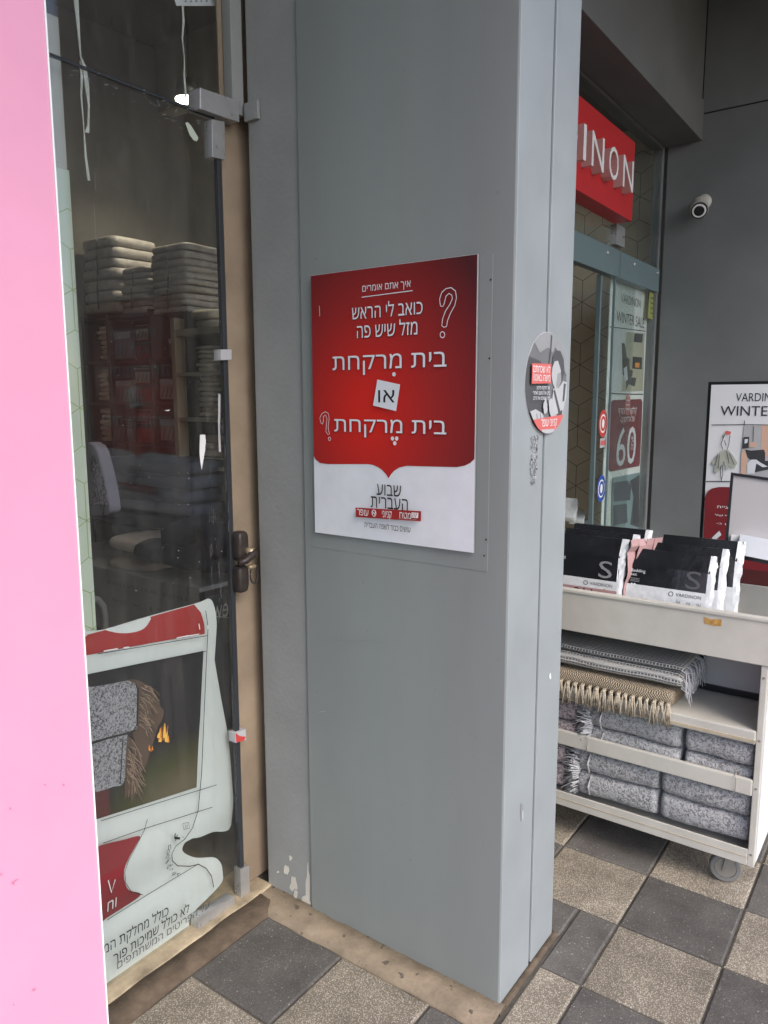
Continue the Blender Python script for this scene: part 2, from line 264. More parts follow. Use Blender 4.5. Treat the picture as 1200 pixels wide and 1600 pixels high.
# ---- flat print: shapes and lettering laid on a plane
class Sheet:
    """axis 'y': faces -Y at y=c (u=x, v=z); axis 'x': faces +X at x=c (u=y, v=z)"""
    def __init__(s, axis, c, root): s.a, s.c, s.root, s.k = axis, c, root, 0
    def p3(s, u, v, off): return Vector((u, s.c-off, v)) if s.a == 'y' else Vector((s.c+off, u, v))
    def uv(s, px, py):
        p = at_y(px, py, s.c) if s.a == 'y' else at_x(px, py, s.c); return (p.x, p.z) if s.a == 'y' else (p.y, p.z)
    def off(s): s.k += 1; return .0007 + .00035*s.k
    def tris(s, name, pts, faces, m, parent=None):
        o = s.off(); mb = MB(); mb.add([s.p3(u, v, o) for u, v in pts], faces); return mb.build(name, m, parent or s.root)
    def poly(s, name, uvs, m, parent=None):
        tri = tessellate_polygon([[Vector((u, v, 0)) for u, v in uvs]]); return s.tris(name, uvs, tri, m, parent)
    def pxpoly(s, name, pxs, m, z=None, parent=None):
        return s.poly(name, [s.uv(*(z(*p) if z else p)) for p in pxs], m, parent)
    def stroke(s, name, pxs, wd, m, z=None, closed=False, parent=None, uvs=None):
        P = [Vector(q) for q in (uvs or [s.uv(*(z(*p) if z else p)) for p in pxs])]; n = len(P); vs = []; fs = []
        for i in range(n):
            a = P[(i-1) % n] if closed or i > 0 else P[i]; b = P[(i+1) % n] if closed or i < n-1 else P[i]
            t = (b-a).normalized(); nn = Vector((-t.y, t.x))*wd/2; vs += [tuple(P[i]+nn), tuple(P[i]-nn)]
        for i in range(n if closed else n-1): j = (i+1) % n; fs.append((2*i, 2*j, 2*j+1, 2*i+1))
        return s.tris(name, vs, fs, m, parent)
    def disc(s, name, uv, r, m, r2=None, parent=None, n=28):
        r2 = r if r2 is None else r2; return s.poly(name, [(uv[0]+r*math.cos(2*math.pi*k/n), uv[1]+r2*math.sin(2*math.pi*k/n)) for k in range(n)], m, parent)
    def text(s, body, uv0, uv1, m, ref=None, bold=0.0, name='lettering', parent=None, shear=0.0, rot=0.0, mirror=False):
        """fit lettering between lower-left uv0 and upper-right uv1"""
        pts, faces, (rx0, rx1, ry0, ry1) = glyphs(body, ref, bold)
        sx = (uv1[0]-uv0[0])/(rx1-rx0); sy = (uv1[1]-uv0[1])/(ry1-ry0); out = []; cr, sr = math.cos(rot), math.sin(rot)
        for x, y in pts:
            if mirror: x = rx0 + rx1 - x
            a = (x-rx0)*sx + shear*(y-ry0)*sy; b = (y-ry0)*sy; out.append((uv0[0]+a*cr-b*sr, uv0[1]+a*sr+b*cr))
        if ' ' not in body: return s.tris(name, out, faces, m, parent)
        iv = sorted((min(pts[i][0] for i in f), max(pts[i][0] for i in f), k) for k, f in enumerate(faces)); words = [[]]; end = iv[0][1]; gaps = []
        for a, b, k in iv:
            if a > end: gaps.append(a-end)
            end = max(end, b)
        cut = sorted(gaps, reverse=True)[min(body.count(' '), len(gaps))-1]*.999 if gaps else 9; end = iv[0][1]
        for a, b, k in iv:
            if a-end >= cut: words.append([])
            words[-1].append(faces[k]); end = max(end, b)
        k0 = s.k
        for wd in words:                                     # one object for each word
            ix = {}; fs = [tuple(ix.setdefault(i, len(ix)) for i in f) for f in wd]; s.k = k0; o = s.tris(name, [out[i] for i in ix], fs, m, parent)
        return o
    def pxline(s, body, bl, tl, br, m, z=None, **k):
        f = (lambda p: s.uv(*(z(*p) if z else p))); a, b, c = f(bl), f(tl), f(br); return s.text(body, a, (c[0], a[1]+b[1]-a[1]), m, **k)
    def pxtext(s, body, tl, br, m, z=None, **k):
        a = s.uv(*(z(*tl) if z else tl)); b = s.uv(*(z(*br) if z else br)); return s.text(body, (a[0], b[1]), (b[0], a[1]), m, **k)
_gc = {}
def glyph_mesh(body, bold=0.0):
    """outlines of the lettering, filled by winding number (glyph strokes may overlap)"""
    cu = bpy.data.curves.new('lettering', 'FONT'); cu.body = body; cu.offset = bold; cu.resolution_u = 3; cu.fill_mode = 'NONE'
    o = bpy.data.objects.new('lettering', cu); COL.objects.link(o); dg = bpy.context.evaluated_depsgraph_get(); me = bpy.data.meshes.new_from_object(o.evaluated_get(dg))
    bpy.data.objects.remove(o); bpy.data.curves.remove(cu)
    vs = [Vector((v.co.x, v.co.y)) for v in me.vertices]; es = [tuple(e.vertices) for e in me.edges]; bpy.data.meshes.remove(me)
    nxt = {}
    for i, j in es: nxt.setdefault(i, []).append(j); nxt.setdefault(j, []).append(i)
    seen = set(); loops = []
    for st in range(len(vs)):
        if st in seen or st not in nxt: continue
        lp_ = [st]; seen.add(st); cur = st; first = min(nxt[st], key=lambda q: (q != st+1, q)); cur = first
        while cur not in seen:
            lp_.append(cur); seen.add(cur); c2 = [q for q in nxt[cur] if q not in seen]
            if not c2: break
            cur = c2[0]
        if len(lp_) > 2: loops.append([vs[i] for i in lp_])
    r = delaunay_2d_cdt(vs, es, [], 0, 1e-6); ov, fs = r[0], r[2]; keep = []
    for f in fs:
        c = sum((ov[i] for i in f), Vector((0, 0)))/len(f); wn = 0
        for lp_ in loops:
            p = lp_[-1]
            for q in lp_:
                if (p.y <= c.y) != (q.y <= c.y):
                    t = (c.y-p.y)/(q.y-p.y)
                    if p.x+t*(q.x-p.x) > c.x: wn += 1 if q.y > p.y else -1
                p = q
        if wn: keep.append(tuple(f))
    used = sorted({i for f in keep for i in f}); ix = {i: k for k, i in enumerate(used)}
    return [(ov[i].x, ov[i].y) for i in used], [tuple(ix[i] for i in f) for f in keep]
def glyphs(body, ref=None, bold=0.0):
    if any('\u0590' <= c <= '\u05ff' for c in body): body = body[::-1]
    key = (body, ref, bold)
    if key not in _gc:
        pts, fs = glyph_mesh(body, bold); xs = [p[0] for p in pts]; ys = [p[1] for p in pts]; y0, y1 = min(ys), max(ys)
        if ref: ys = [p[1] for p in glyph_mesh(ref, bold)[0]]; y0, y1 = min(ys), max(ys)
        _gc[key] = (pts, fs, (min(xs), max(xs), y0, y1))
    return _gc[key]
def rhombille(sheet, name, star, a, u0, u1, v0, v1, wd, m, parent=None):
    segs = []; s3 = math.sqrt(3)*a
    for j in range(-30, 31):
        for i in range(-40, 41):
            su = star[0] + i*s3 + (j % 2)*s3/2; sv = star[1] + j*1.5*a
            for k in range(6):
                an = math.pi/2 + k*math.pi/3; eu, ev = su+a*math.cos(an), sv+a*math.sin(an)
                if u0 <= min(su, eu) and max(su, eu) <= u1 and v0 <= min(sv, ev) and max(sv, ev) <= v1: segs.append((su, sv, eu, ev))
                elif v0 <= min(sv, ev) and max(sv, ev) <= v1 and max(su, eu) > u0 and min(su, eu) < u1:
                    du = eu-su
                    if abs(du) < 1e-6: continue
                    ts = sorted(((u0-su)/du, (u1-su)/du)); t0, t1 = max(0, ts[0]), min(1, ts[1])
                    if t1 > t0: segs.append((su+(eu-su)*t0, sv+(ev-sv)*t0, su+(eu-su)*t1, sv+(ev-sv)*t1))
    vs = []; fs = []
    for a0, b0, a1, b1 in segs:
        t = Vector((a1-a0, b1-b0)); 
        if t.length < 1e-5: continue
        t.normalize(); n = Vector((-t.y, t.x))*wd/2; k = len(vs); vs += [(a0+n.x, b0+n.y), (a1+n.x, b1+n.y), (a1-n.x, b1-n.y), (a0-n.x, b0-n.y)]; fs.append((k, k+1, k+2, k+3))
    return sheet.tris(name, vs, fs, m, parent)

# ================================================================== THE SETTING
GX = -1.70                                                   # glass line of the shopfront
struct(box('ground', 'asphalt', (-60, 120, -120, 120, -.35, -.15)))
pav = struct(box('pavement', 'joint', (GX-.05, 2.6, -3.2, 6.6, -.15, -.006)))
struct(box('kerb', 'cement', (2.605, 2.75, -3.2, 6.6, -.15, .004)))
TX = [-1.575+.3022*i for i in range(13)]; TY = [1.243-.3022*8+.3022*j for j in range(24)]
tile_cache = {}
def tile(x0, x1, y0, y1, m):
    g = .0025; wx, wy = round(x1-x0-2*g, 4), round(y1-y0-2*g, 4); key = (wx, wy, m)
    if key not in tile_cache:
        mb = MB(); b = .0055
        mb.add([(-wx/2, -wy/2, -.03), (wx/2, -wy/2, -.03), (wx/2, wy/2, -.03), (-wx/2, wy/2, -.03), (-wx/2, -wy/2, -b*.8), (wx/2, -wy/2, -b*.8), (wx/2, wy/2, -b*.8), (-wx/2, wy/2, -b*.8),
                (-wx/2+b, -wy/2+b, 0), (wx/2-b, -wy/2+b, 0), (wx/2-b, wy/2-b, 0), (-wx/2+b, wy/2-b, 0)],
               [(0, 1, 5, 4), (1, 2, 6, 5), (2, 3, 7, 6), (3, 0, 4, 7), (4, 5, 9, 8), (5, 6, 10, 9), (6, 7, 11, 10), (7, 4, 8, 11), (8, 9, 10, 11)])
        o = mb.build('tile', m, pav, world=False); tile_cache[key] = o.data
    else:
        o = bpy.data.objects.new('tile', tile_cache[key]); COL.objects.link(o); o.parent = pav
    o.location = ((x0+x1)/2, (y0+y1)/2, random.uniform(-.0012, .0012)); o.rotation_euler = (random.uniform(-.002, .002), random.uniform(-.002, .002), random.uniform(-.0015, .0015))
for i in range(12):
    for j in range(23):
        x0, x1, y0, y1 = TX[i], TX[i+1], TY[j], TY[j+1]; yc = (y0+y1)/2
        if y1 > 5.69: continue
        if yc > 1.56 and yc < 2.0:
            if x0 < -.80 and y1 > 2.05: tile(x0, min(x1, -.7945), 1.992, y1, 'tile_dark' if (i+j) % 2 == 0 else 'tile_beige')
            if x1 <= -.80: continue
            if x0 < -.80: x0 = -.792
        tile(x0, x1, y0, y1, 'tile_dark' if (i+j) % 2 == 0 else 'tile_beige')
# mortar fillets along the pillar and the sill, uneven
def fillet(name, p0, p1, w0, h0, m, seed, axis):
    mb = MB(); n = 40; vs = []
    for i in range(n+1):
        t = i/n; c = Vector(p0).lerp(Vector(p1), t); k = mnoise.noise(Vector((t*9+seed, seed, 0))); wv = w0*(1+.10*k)
        hh = h0*(1+.5*mnoise.noise(Vector((t*14, seed+4, 0)))); d = Vector((0, -1, 0)) if axis == 'y' else Vector((1, 0, 0))
        vs += [c + d*wv + Vector((0, 0, -.02)), c + d*wv*.97 + Vector((0, 0, .002)), c + d*wv*.45 + Vector((0, 0, hh*.6)), c + Vector((0, 0, hh)), c + Vector((0, 0, -.02))]
    fs = [(i*5+k, (i+1)*5+k, (i+1)*5+k+1, i*5+k+1) for i in range(n) for k in range(4)]
    mb.add(vs, fs); return struct(mb.build(name, m, None, smooth=True))
fillet('mortar_border', (-1.66, 1.652, 0), (-.80, 1.652, 0), .108, .010, 'cement', 2, 'y')
fillet('mortar_edge', (-.818, 1.62, 0), (-.818, 2.0, 0), .018, .004, 'dark_mortar', 5, 'x')
fillet('mortar_kerb', (-1.662, .2, 0), (-1.662, 1.60, 0), .088, .010, 'dark_mortar', 9, 'x')
struct(MB().box(GX-.12, -1.660, -3.2, 1.655, -.1, .014).build('sill', 'sill_cream', None, bevel=.006))
# covered walk overhead, and the dark interior shell
struct(box('ceiling', 'ceiling', (-1.46, 1.25, -4.5, 6.6, 4.32, 4.5)))  # ceiling out of view; outer edge set for the daylight on pillar and floor
struct(box('shop_floor', 'floor_inside', (-3.8, GX-.121, -3.2, 6.6, -.15, .012)))
struct(box('shop_ceiling', 'ceil_inside', (-3.95, GX-.10, -3.2, 6.75, 3.60, 3.7)))
struct(box('shop_back_wall', 'wall_green', (-3.95, -3.80, -3.2, 6.75, -.15, 3.597)))
struct(box('shop_end_wall', 'wall_inside', (-3.797, GX-.125, 6.6, 6.75, .021, 3.597)))
struct(box('shop_side_wall', 'wall_inside', (-3.797, GX-.125, -3.2, -3.0, .021, 3.597)))
# ceiling beam inside, dark strip over the left window
bm_ = box('ceiling_beam', 'shelf_cream', (-3.79, -3.2, 3.02, 3.12, 3.25, 3.598)); tag(bm_, 'pale stub of ceiling beam inside the shop, behind the left glass', 'beam')

# far wall closing the walk
fw = thing('far_wall', 'dark grey panelled wall closing the covered walk behind the trolley', 'wall', (0, 5.7, 0))
box('panel', 'far_grey', (GX+.03, 2.4, 5.7, 5.9, -.01, 3.512), fw)
box('panel', 'far_grey', (-1.455, 2.4, 5.7, 5.9, 3.522, 4.318), fw)
box('joint_backing', 'dark_gap', (GX+.03, 2.39, 5.712, 5.88, 3.5, 4.31), fw)
# lintel over the entrance
li = thing('lintel', 'deep grey rendered lintel above the red shop sign', 'lintel', (-1.6, 4, 3.36))
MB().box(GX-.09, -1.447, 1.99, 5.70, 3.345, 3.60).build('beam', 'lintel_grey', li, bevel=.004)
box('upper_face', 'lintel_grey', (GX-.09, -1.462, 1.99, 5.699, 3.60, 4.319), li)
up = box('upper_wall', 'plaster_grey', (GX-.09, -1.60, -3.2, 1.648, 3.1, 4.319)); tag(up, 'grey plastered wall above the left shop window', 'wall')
sw = box('side_wall', 'plaster_grey', (GX-.09, -1.64, -3.2, .12, -.1, 3.098)); tag(sw, 'grey shop wall behind the pink board', 'wall')

# ================================================================== PILLAR
pl = thing('pillar', 'big square grey metal-clad pillar carrying the red poster', 'pillar', (-1.2, 1.8, 0))
box('core', 'dark_gap', (-1.60, -.851, 1.662, 1.955, -.01, 4.31), pl)
MB().box(-1.676, -1.4805, 1.652, 1.70, -.01, 4.3).build('plaster_strip', 'plaster_grey', pl, bevel=.004)
MB().box(-1.4795, -.8185, 1.645, 1.70, .004, 4.3).build('front_panel', 'panel_grey', pl, bevel=.0025)
MB().box(-.85, -.815, 1.6462, 1.8250, .003, 4.3).build('side_panel', 'panel_grey_lit', pl, bevel=.004)
MB().box(-.85, -.815, 1.8365, 1.988, .003, 4.3).build('side_panel', 'panel_grey_lit', pl, bevel=.004)
box('rear_panel', 'panel_grey', (-1.69, -.852, 1.957, 1.985, .0, 4.3), pl)
MB().box(-1.455, -.8735, 1.6441, 1.646, 1.178, 1.942).build('backing_plate', 'panel_grey', pl, bevel=.0004)
ps = Sheet('y', 1.6439, pl)
for q in ((767, 437), (765, 560), (760, 843), (757, 868)): ps.disc('screw', ps.uv(*q), .0026, 'ink_dark', n=10)
# chipped paint near the floor (stands on the plaster strip)
pc = Sheet('y', 1.652, pl); z1 = zoomed(300, 1300, 1/2.4)
def blob(cx, cy, rx, ry, n, seed, rot=0):
    out = []
    for k in range(n):
        a = 2*math.pi*k/n; r = 1+.55*mnoise.noise(Vector((math.cos(a)*1.6+seed, math.sin(a)*1.6, seed*.7))); x, y = rx*r*math.cos(a), ry*r*math.sin(a)
        out.append((cx+x*math.cos(rot)-y*math.sin(rot), cy+x*math.sin(rot)+y*math.cos(rot)))
    return out
for (cx, cy, rx, ry, sd_) in ((435, 215, 8, 90, 1), (428, 262, 16, 22, 2), (382, 195, 13, 28, 3), (356, 142, 9, 18, 4), (371, 96, 6, 9, 5), (392, 232, 7, 14, 6), (325, 148, 5, 4, 8)):
    pc.pxpoly('paint_chip', blob(cx, cy, rx, ry, 22, sd_), 'chip_white', z1)
# glue residue and scuffs on the bright side
pr = Sheet('x', -.815, pl); z4 = zoomed(800, 500, 100/571)
random.seed(3)
for k in range(150):
    yy = random.uniform(1030, 1470); wdt = 38-24*max(0, (yy-1250)/250) if yy > 1250 else 38; cx = 205 - (yy-1030)*.055; xx = cx+random.uniform(-wdt, wdt)*.9
    o_ = pr.pxpoly('glue_mark', blob(xx, yy, random.uniform(3, 8), random.uniform(5, 13), 7, k, random.uniform(-.6, .6)), 'mid_grey' if k % 3 else 'pale_grey', z4); pr.k = k % 5
pr.k = 0
z8 = zoomed(780, 1050, .35)
for (cx, cy, rx, ry, c_) in ((100, 625, 7, 42, 'mid_grey'), (103, 640, 3, 22, 'pale_grey'), (225, 20, 5, 12, 'white')): pr.pxpoly('scuff', blob(cx, cy, rx, ry, 14, cx), c_, z8)
pf = Sheet('y', 1.645, pl); random.seed(11)
for (px, py, r_) in ((517, 1452, 1.2), (688, 1410, 1.0), (755, 1320, 1.2), (575, 985, 1.0), (778, 1030, 1.2), (640, 1475, 1), (720, 1210, 1), (470, 1200, 1), (610, 150, 1), (700, 250, 1), (560, 1330, 1.2), (540, 1080, .9)): pf.pxpoly('scuff', blob(px, py, r_, r_*1.3, 8, px), 'mid_grey')
pf.stroke('scratch', [(520, 999), (545, 1001), (575, 1000), (600, 1003)], .0012, 'mid_grey'); pf.stroke('scratch', [(500, 1112), (512, 1110)], .001, 'pale_grey')

# ------------------------------------------------------------------ poster
PY = 1.6355
po = thing('poster', 'red and white poster board with Hebrew question on the grey pillar', 'poster', (-1.18, 1.64, 1.22))
a0 = at_y(483, 432, PY); a1 = at_y(742, 860, PY)
px0, px1, pz0, pz1 = at_y(489, 640, PY).x, at_y(743.5, 640, PY).x, (at_y(495, 836, PY).z+at_y(741, 860, PY).z)/2, (at_y(483, 432, PY).z+at_y(746, 395, PY).z)/2
MB().box(px0, px1, PY+.0002, PY+.0045, pz0, pz1).build('board', 'mid_grey', po, bevel=.0006)
MB().box(px0+.0004, px1-.0004, PY, PY+.0001, pz0+.0004, pz1-.0004).build('paper', 'offwhite', po)
P = Sheet('y', PY, po); zA = zoomed(480, 400, .225); zB = zoomed(480, 600, .225)
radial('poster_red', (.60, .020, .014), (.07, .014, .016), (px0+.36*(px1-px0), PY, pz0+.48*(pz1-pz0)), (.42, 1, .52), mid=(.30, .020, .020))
e_ = .0012
curve = [(60, 525), (90, 548), (140, 556), (420, 556), (455, 561), (490, 575), (520, 595), (548, 625), (567, 655), (583, 628), (605, 602), (640, 580), (690, 568), (1040, 577), (1095, 567), (1135, 547)]
cu = [P.uv(*zB(*q)) for q in curve]
P.poly('red_field', [(px0+e_, pz1-e_), (px0+e_, P.uv(*zB(50, 500))[1])] + cu + [(px1-e_, P.uv(*zB(1160, 520))[1]), (px1-e_, pz1-e_)], 'poster_red')
def shadowed(body, tl, br, z, **k):
    d = 3.5; P.pxtext(body, (tl[0]+d, tl[1]+d), (br[0]+d, br[1]+d), 'shadow_red', z, ref='ה', name='letter_shadow', **k); P.pxtext(body, tl, br, 'offwhite', z, ref='ה', **k)
P.pxtext('איך אתם אומרים', (385, 208), (720, 213), 'offwhite', zA, ref='ה', bold=.012)
P.stroke('rule', [(380, 287), (733, 241)], .0022, 'offwhite', zA)
shadowed('כואב לי הראש', (315, 362), (805, 402), zA, bold=.012)
shadowed('מזל שיש פה', (350, 488), (770, 545), zA, bold=.012)
shadowed('בית מרקחת', (182, 700), (973, 768), zA)
shadowed('בית מרקחת', (195, 243), (973, 350), zB)
for q, z in (((610, 822), zA), ((600, 378), zB), ((630, 378), zB), ((617, 411), zB)): P.disc('dot', P.uv(*z(*q)), .0055, 'offwhite')
P.pxpoly('white_square', [(497, 858), (655, 893), (627, 1077), (467, 1038)], 'offwhite', zA)
P.pxtext('או', (503, 932), (617, 1017), 'ink_black', zA, ref='ו', bold=.02)
Q1 = [(935, 345), (930, 300), (945, 255), (975, 228), (1010, 222), (1040, 245), (1047, 290), (1035, 345), (1005, 400), (985, 450), (978, 490), (960, 497), (945, 485), (950, 440), (970, 385), (1000, 340), (1018, 300), (1015, 275), (995, 262), (975, 280), (962, 330), (955, 350), (940, 352)]
P.stroke('question_outline', Q1, .0020, 'offwhite', zA, closed=True)
P.stroke('question_dot', [(950+16*math.cos(a*.45), 548+21*math.sin(a*.45)) for a in range(14)], .002, 'offwhite', zA, closed=True)
Q2 = [(108, 270), (100, 235), (115, 205), (140, 192), (160, 205), (165, 240), (158, 290), (160, 320), (168, 345), (155, 350), (143, 330), (145, 285), (150, 240), (140, 215), (125, 225), (125, 260), (118, 278)]
P.stroke('question_outline', Q2, .0016, 'offwhite', zB, closed=True)
P.stroke('question_dot', [(168+8*math.cos(a*.45), 380+12*math.sin(a*.45)) for a in range(14)], .0016, 'offwhite', zB, closed=True)
P.stroke('small_mark', [(98, 348), (101, 420)], .0022, 'pale_grey', zA)
P.pxtext('שבוע', (495, 692), (665, 782), 'ink_black', zB, ref='ה', bold=.008)
P.pxtext('העברית', (455, 776), (712, 878), 'ink_black', zB, ref='ה', bold=.008)
P.pxpoly('red_bar', [(350, 855), (805, 880), (803, 950), (352, 920)], 'print_red', zB)
P.pxtext('עופר', (362, 864), (440, 914), 'white', zB, ref='ה', bold=.006); P.pxtext('קניוני', (535, 876), (602, 928), 'white', zB, ref='ה', bold=.006); P.pxtext('מטח', (657, 886), (735, 934), 'white', zB, ref='ה', bold=.03)
P.disc('emblem_disc', P.uv(*zB(480, 893)), .0078, 'white', r2=.0095); P.disc('emblem_ring', P.uv(*zB(480, 893)), .006, 'print_red', r2=.0075)
P.pxtext('א', (468, 880), (492, 908), 'white', zB, bold=.03)
P.pxpoly('emblem_box', [(742, 888), (790, 891), (788, 928), (740, 925)], 'white', zB)
for q in (752, 764, 776): P.stroke('emblem_stripe', [(q-6, 922), (q+4, 893)], .0014, 'print_red', zB)
P.stroke('rule', [(655, 930), (780, 936)], .0008, 'pale_grey', zB)
P.pxtext('עושים כבוד לשפה העברית', (418, 955), (737, 1026), 'ink_black', zB, ref='ה', bold=.01)
# ------------------------------------------------------------------ round sticker over the groove
SX = -.8148; scx, scz, sr_ = 1.835, 1.643, .129
stk = thing('round_sticker', 'round grey photo sticker with red text box across the pillar groove', 'sticker', (SX, scx, scz))
mb = MB(); n = 40; mb.prism([(SX, scx+sr_*math.cos(2*math.pi*k/n), scz+sr_*math.sin(2*math.pi*k/n)) for k in range(n)], (.0008, 0, 0)); mb.build('disc', 'pale_grey', stk)
S = Sheet('x', SX+.0006, stk)
ce = lambda pts: [(scx+u*sr_, scz+v*sr_) for u, v in pts]
arc = lambda a0, a1, r=.985, n=18: [(r*math.cos(math.radians(a0+(a1-a0)*k/n)), r*math.sin(math.radians(a0+(a1-a0)*k/n))) for k in range(n+1)]
S.poly('photo_ground', ce(arc(0, 340)), 'sticker_mid')
S.poly('dark_lower', ce(arc(150, 240) + [(-.2, -.72), (.1, -.4), (.02, .1), (-.35, .42)]), 'sticker_dark')
S.poly('seat_shell', ce(arc(62, 130) + [(-.4, .58), (.0, .70), (.22, .60)]), 'sticker_pale')
S.poly('seat_crease', ce([(.10, .95), (.17, .93), (.14, .62), (.06, .35), (.02, .36), (.08, .62)]), 'sticker_dark')
S.poly('hood_edge', ce(arc(8, 62) + [(.30, .72), (.52, .62), (.74, .34)]), 'sticker_pale')
S.poly('hair', ce([(.18, .30), (.20, .52), (.36, .66), (.58, .66), (.76, .50), (.82, .25), (.70, .05), (.62, .25), (.45, .45), (.30, .40)]), 'sticker_dark')
S.poly('face', ce([(.20, .32), (.30, .44), (.46, .46), (.62, .28), (.66, .06), (.54, -.06), (.36, -.10), (.24, .0), (.17, .16)]), 'sticker_light')
S.poly('cheek', ce([(.45, .20), (.62, .24), (.64, .06), (.54, -.05), (.40, -.06)]), 'sticker_pale')
S.poly('shirt', ce([(.26, -.10), (.52, -.08), (.74, .06), (.93, .04), (.94, -.25), (.74, -.66), (.42, -.70), (.20, -.42)]), 'sticker_light')
S.poly('strap', ce([(.26, -.14), (.34, -.12), (.66, -.58), (.58, -.64)]), 'sticker_dark'); S.poly('strap', ce([(.78, .02), (.88, .0), (.82, -.34), (.74, -.36)]), 'sticker_dark')
S.poly('buckle', ce([(.44, -.62), (.74, -.52), (.70, -.68), (.46, -.74)]), 'sticker_dark')
S.poly('arm', ce([(.02, -.34), (.16, -.28), (.30, -.44), (.34, -.66), (.20, -.70), (.08, -.56)]), 'sticker_light')
S.poly('hand', ce([(-.82, -.54), (-.58, -.50), (-.28, -.58), (-.06, -.70), (-.02, -.86), (-.30, -.93), (-.62, -.76)]), 'sticker_light')
for k in range(3): S.poly('finger_gap', ce([(-.55+.16*k, -.58), (-.52+.16*k, -.58), (-.46+.16*k, -.74), (-.50+.16*k, -.74)]), 'sticker_mid')
S.poly('thumb', ce(blob(-.14, -.46, .09, .12, 14, 6)), 'sticker_light')
S.poly('red_arc', ce([(-.70, -.70), (.70, -.62)] + arc(-42, -135)), 'sticker_coral')
S.poly('pale_tip', ce([(-.32, -.90), (.3, -.90)] + arc(-72, -108, n=8)), 'pale_grey')
S.text('קניוני עופר', (scx-.35*sr_, scz-.84*sr_), (scx+.42*sr_, scz-.70*sr_), 'white', ref='ה', bold=.02)
S.poly('red_box', ce([(-.83, .36), (.06, .38), (.06, .0), (-.83, -.02)]), 'sticker_coral')
S.text('לא שכחתם', (scx-.78*sr_, scz+.20*sr_), (scx+.0*sr_, scz+.32*sr_), 'white', ref='ה', bold=.02); S.text('מישהו באוטו?', (scx-.78*sr_, scz+.04*sr_), (scx+.0*sr_, scz+.16*sr_), 'white', ref='ה', bold=.02)
for q, (a, b) in enumerate(((-.62, -.02), (-.78, 0), (-.78, 0))): S.text(('אל תיקחו סיכון', 'בדקו את המושב האחורי', 'לפני שעוזבים את הרכב')[q], (scx+a*sr_, scz+(-.12-.1*q)*sr_), (scx+b*sr_, scz+(-.06-.1*q)*sr_), 'offwhite', ref='ה')

# ================================================================== PINK BOARD
pb = thing('pink_board', 'tall plain pink panel with white edge, cutting the left side', 'board', (-1.25, .4, 0))
BX = -1.20
e0 = at_x(70, 0, BX).y; e1 = at_x(170, 1600, BX).y; by = (e0+e1)/2
MB().box(BX-.03, BX, -.75, by-.0028, .03, 2.9).build('pink_face', 'pink', pb, bevel=.001)
MB().box(BX-.031, BX+.0015, by-.0028, by, .03, 2.9).build('white_edge', 'white_edge', pb)
for s_ in (-.7, by-.12): MB().box(BX-.18, BX+.10, s_, s_+.05, 0, .03).build('foot', 'white_edge', pb, bevel=.004)
pk = Sheet('x', BX, pb); z3 = zoomed(0, 900, 480/1097)
for k, (cx, cy, rx, ry) in enumerate(((160, 745, 3, 5), (225, 745, 5, 4), (35, 830, 4, 5), (55, 1085, 10, 3), (45, 1095, 3, 8), (118, 1475, 8, 4), (2, 1062, 5, 4), (45, 1527, 3, 3))): pk.pxpoly('scuff', blob(cx, cy, rx, ry, 9, k, -.6), 'pink_scuff', z3)

# ================================================================== LEFT SHOPFRONT
def quad_on_x(name, pxs, X, th, m, parent, bevel=.001):
    pts = [at_x(px, py, X) for px, py in pxs]; return MB().prism(pts, (-th, 0, 0)).build(name, m, parent, bevel=bevel)
gd = thing('glass_door', 'frameless glass shop door left of the pillar with brown lock', 'door', (GX, 1.3, .03))
DT = 2.382
box('pane', 'glass_door', (GX-.010, GX, .13, 1.549, .024, DT-.004), gd)
MB().box(GX-.012, GX+.003, 1.5495, 1.566, .10, DT-.08).build('gasket', 'rubber', gd, bevel=.002)
z1d = zoomed(0, 0, .4); z2d = zoomed(0, 450, .4)
quad_on_x('corner_fitting', [(331, 186), (351, 190), (352, 250), (332, 245)], GX+.008, .03, 'steel', gd)
quad_on_x('corner_fitting', [(375.5, 1358.6), (389.5, 1353), (390.8, 1399), (377, 1407.6)], GX+.010, .03, 'steel', gd)
bf = quad_on_x('bottom_fitting', [(309.4, 1434.7), (366.7, 1401), (367.6, 1425), (309.8, 1462)], GX+.014, .035, 'steel', gd, bevel=.0015)
nb = at_x(342, 1438, GX+.014); MB().soft((nb.x+.004, nb.y, nb.z), (.012, .04, .018), .6).build('worn_notch', 'cement', bf, smooth=True)
nb = at_x(371, 1418, GX+.014); MB().soft((nb.x+.004, nb.y, nb.z), (.010, .012, .012), .8).build('screw', 'brass', gd, smooth=True)
cl = quad_on_x('clip', [(345, 546), (362, 546), (362, 562), (345, 563)], GX+.012, .03, 'pale_grey', gd)
cl = quad_on_x('clip', [(367, 1146), (384, 1139), (385, 1156), (368, 1161)], GX+.012, .03, 'pale_grey', gd)
cs = Sheet('x', GX+.0125, gd); cs.pxpoly('red_flag', [(368, 1145), (374, 1150), (384, 1151), (381, 1157), (369, 1160)], 'sticker_red')
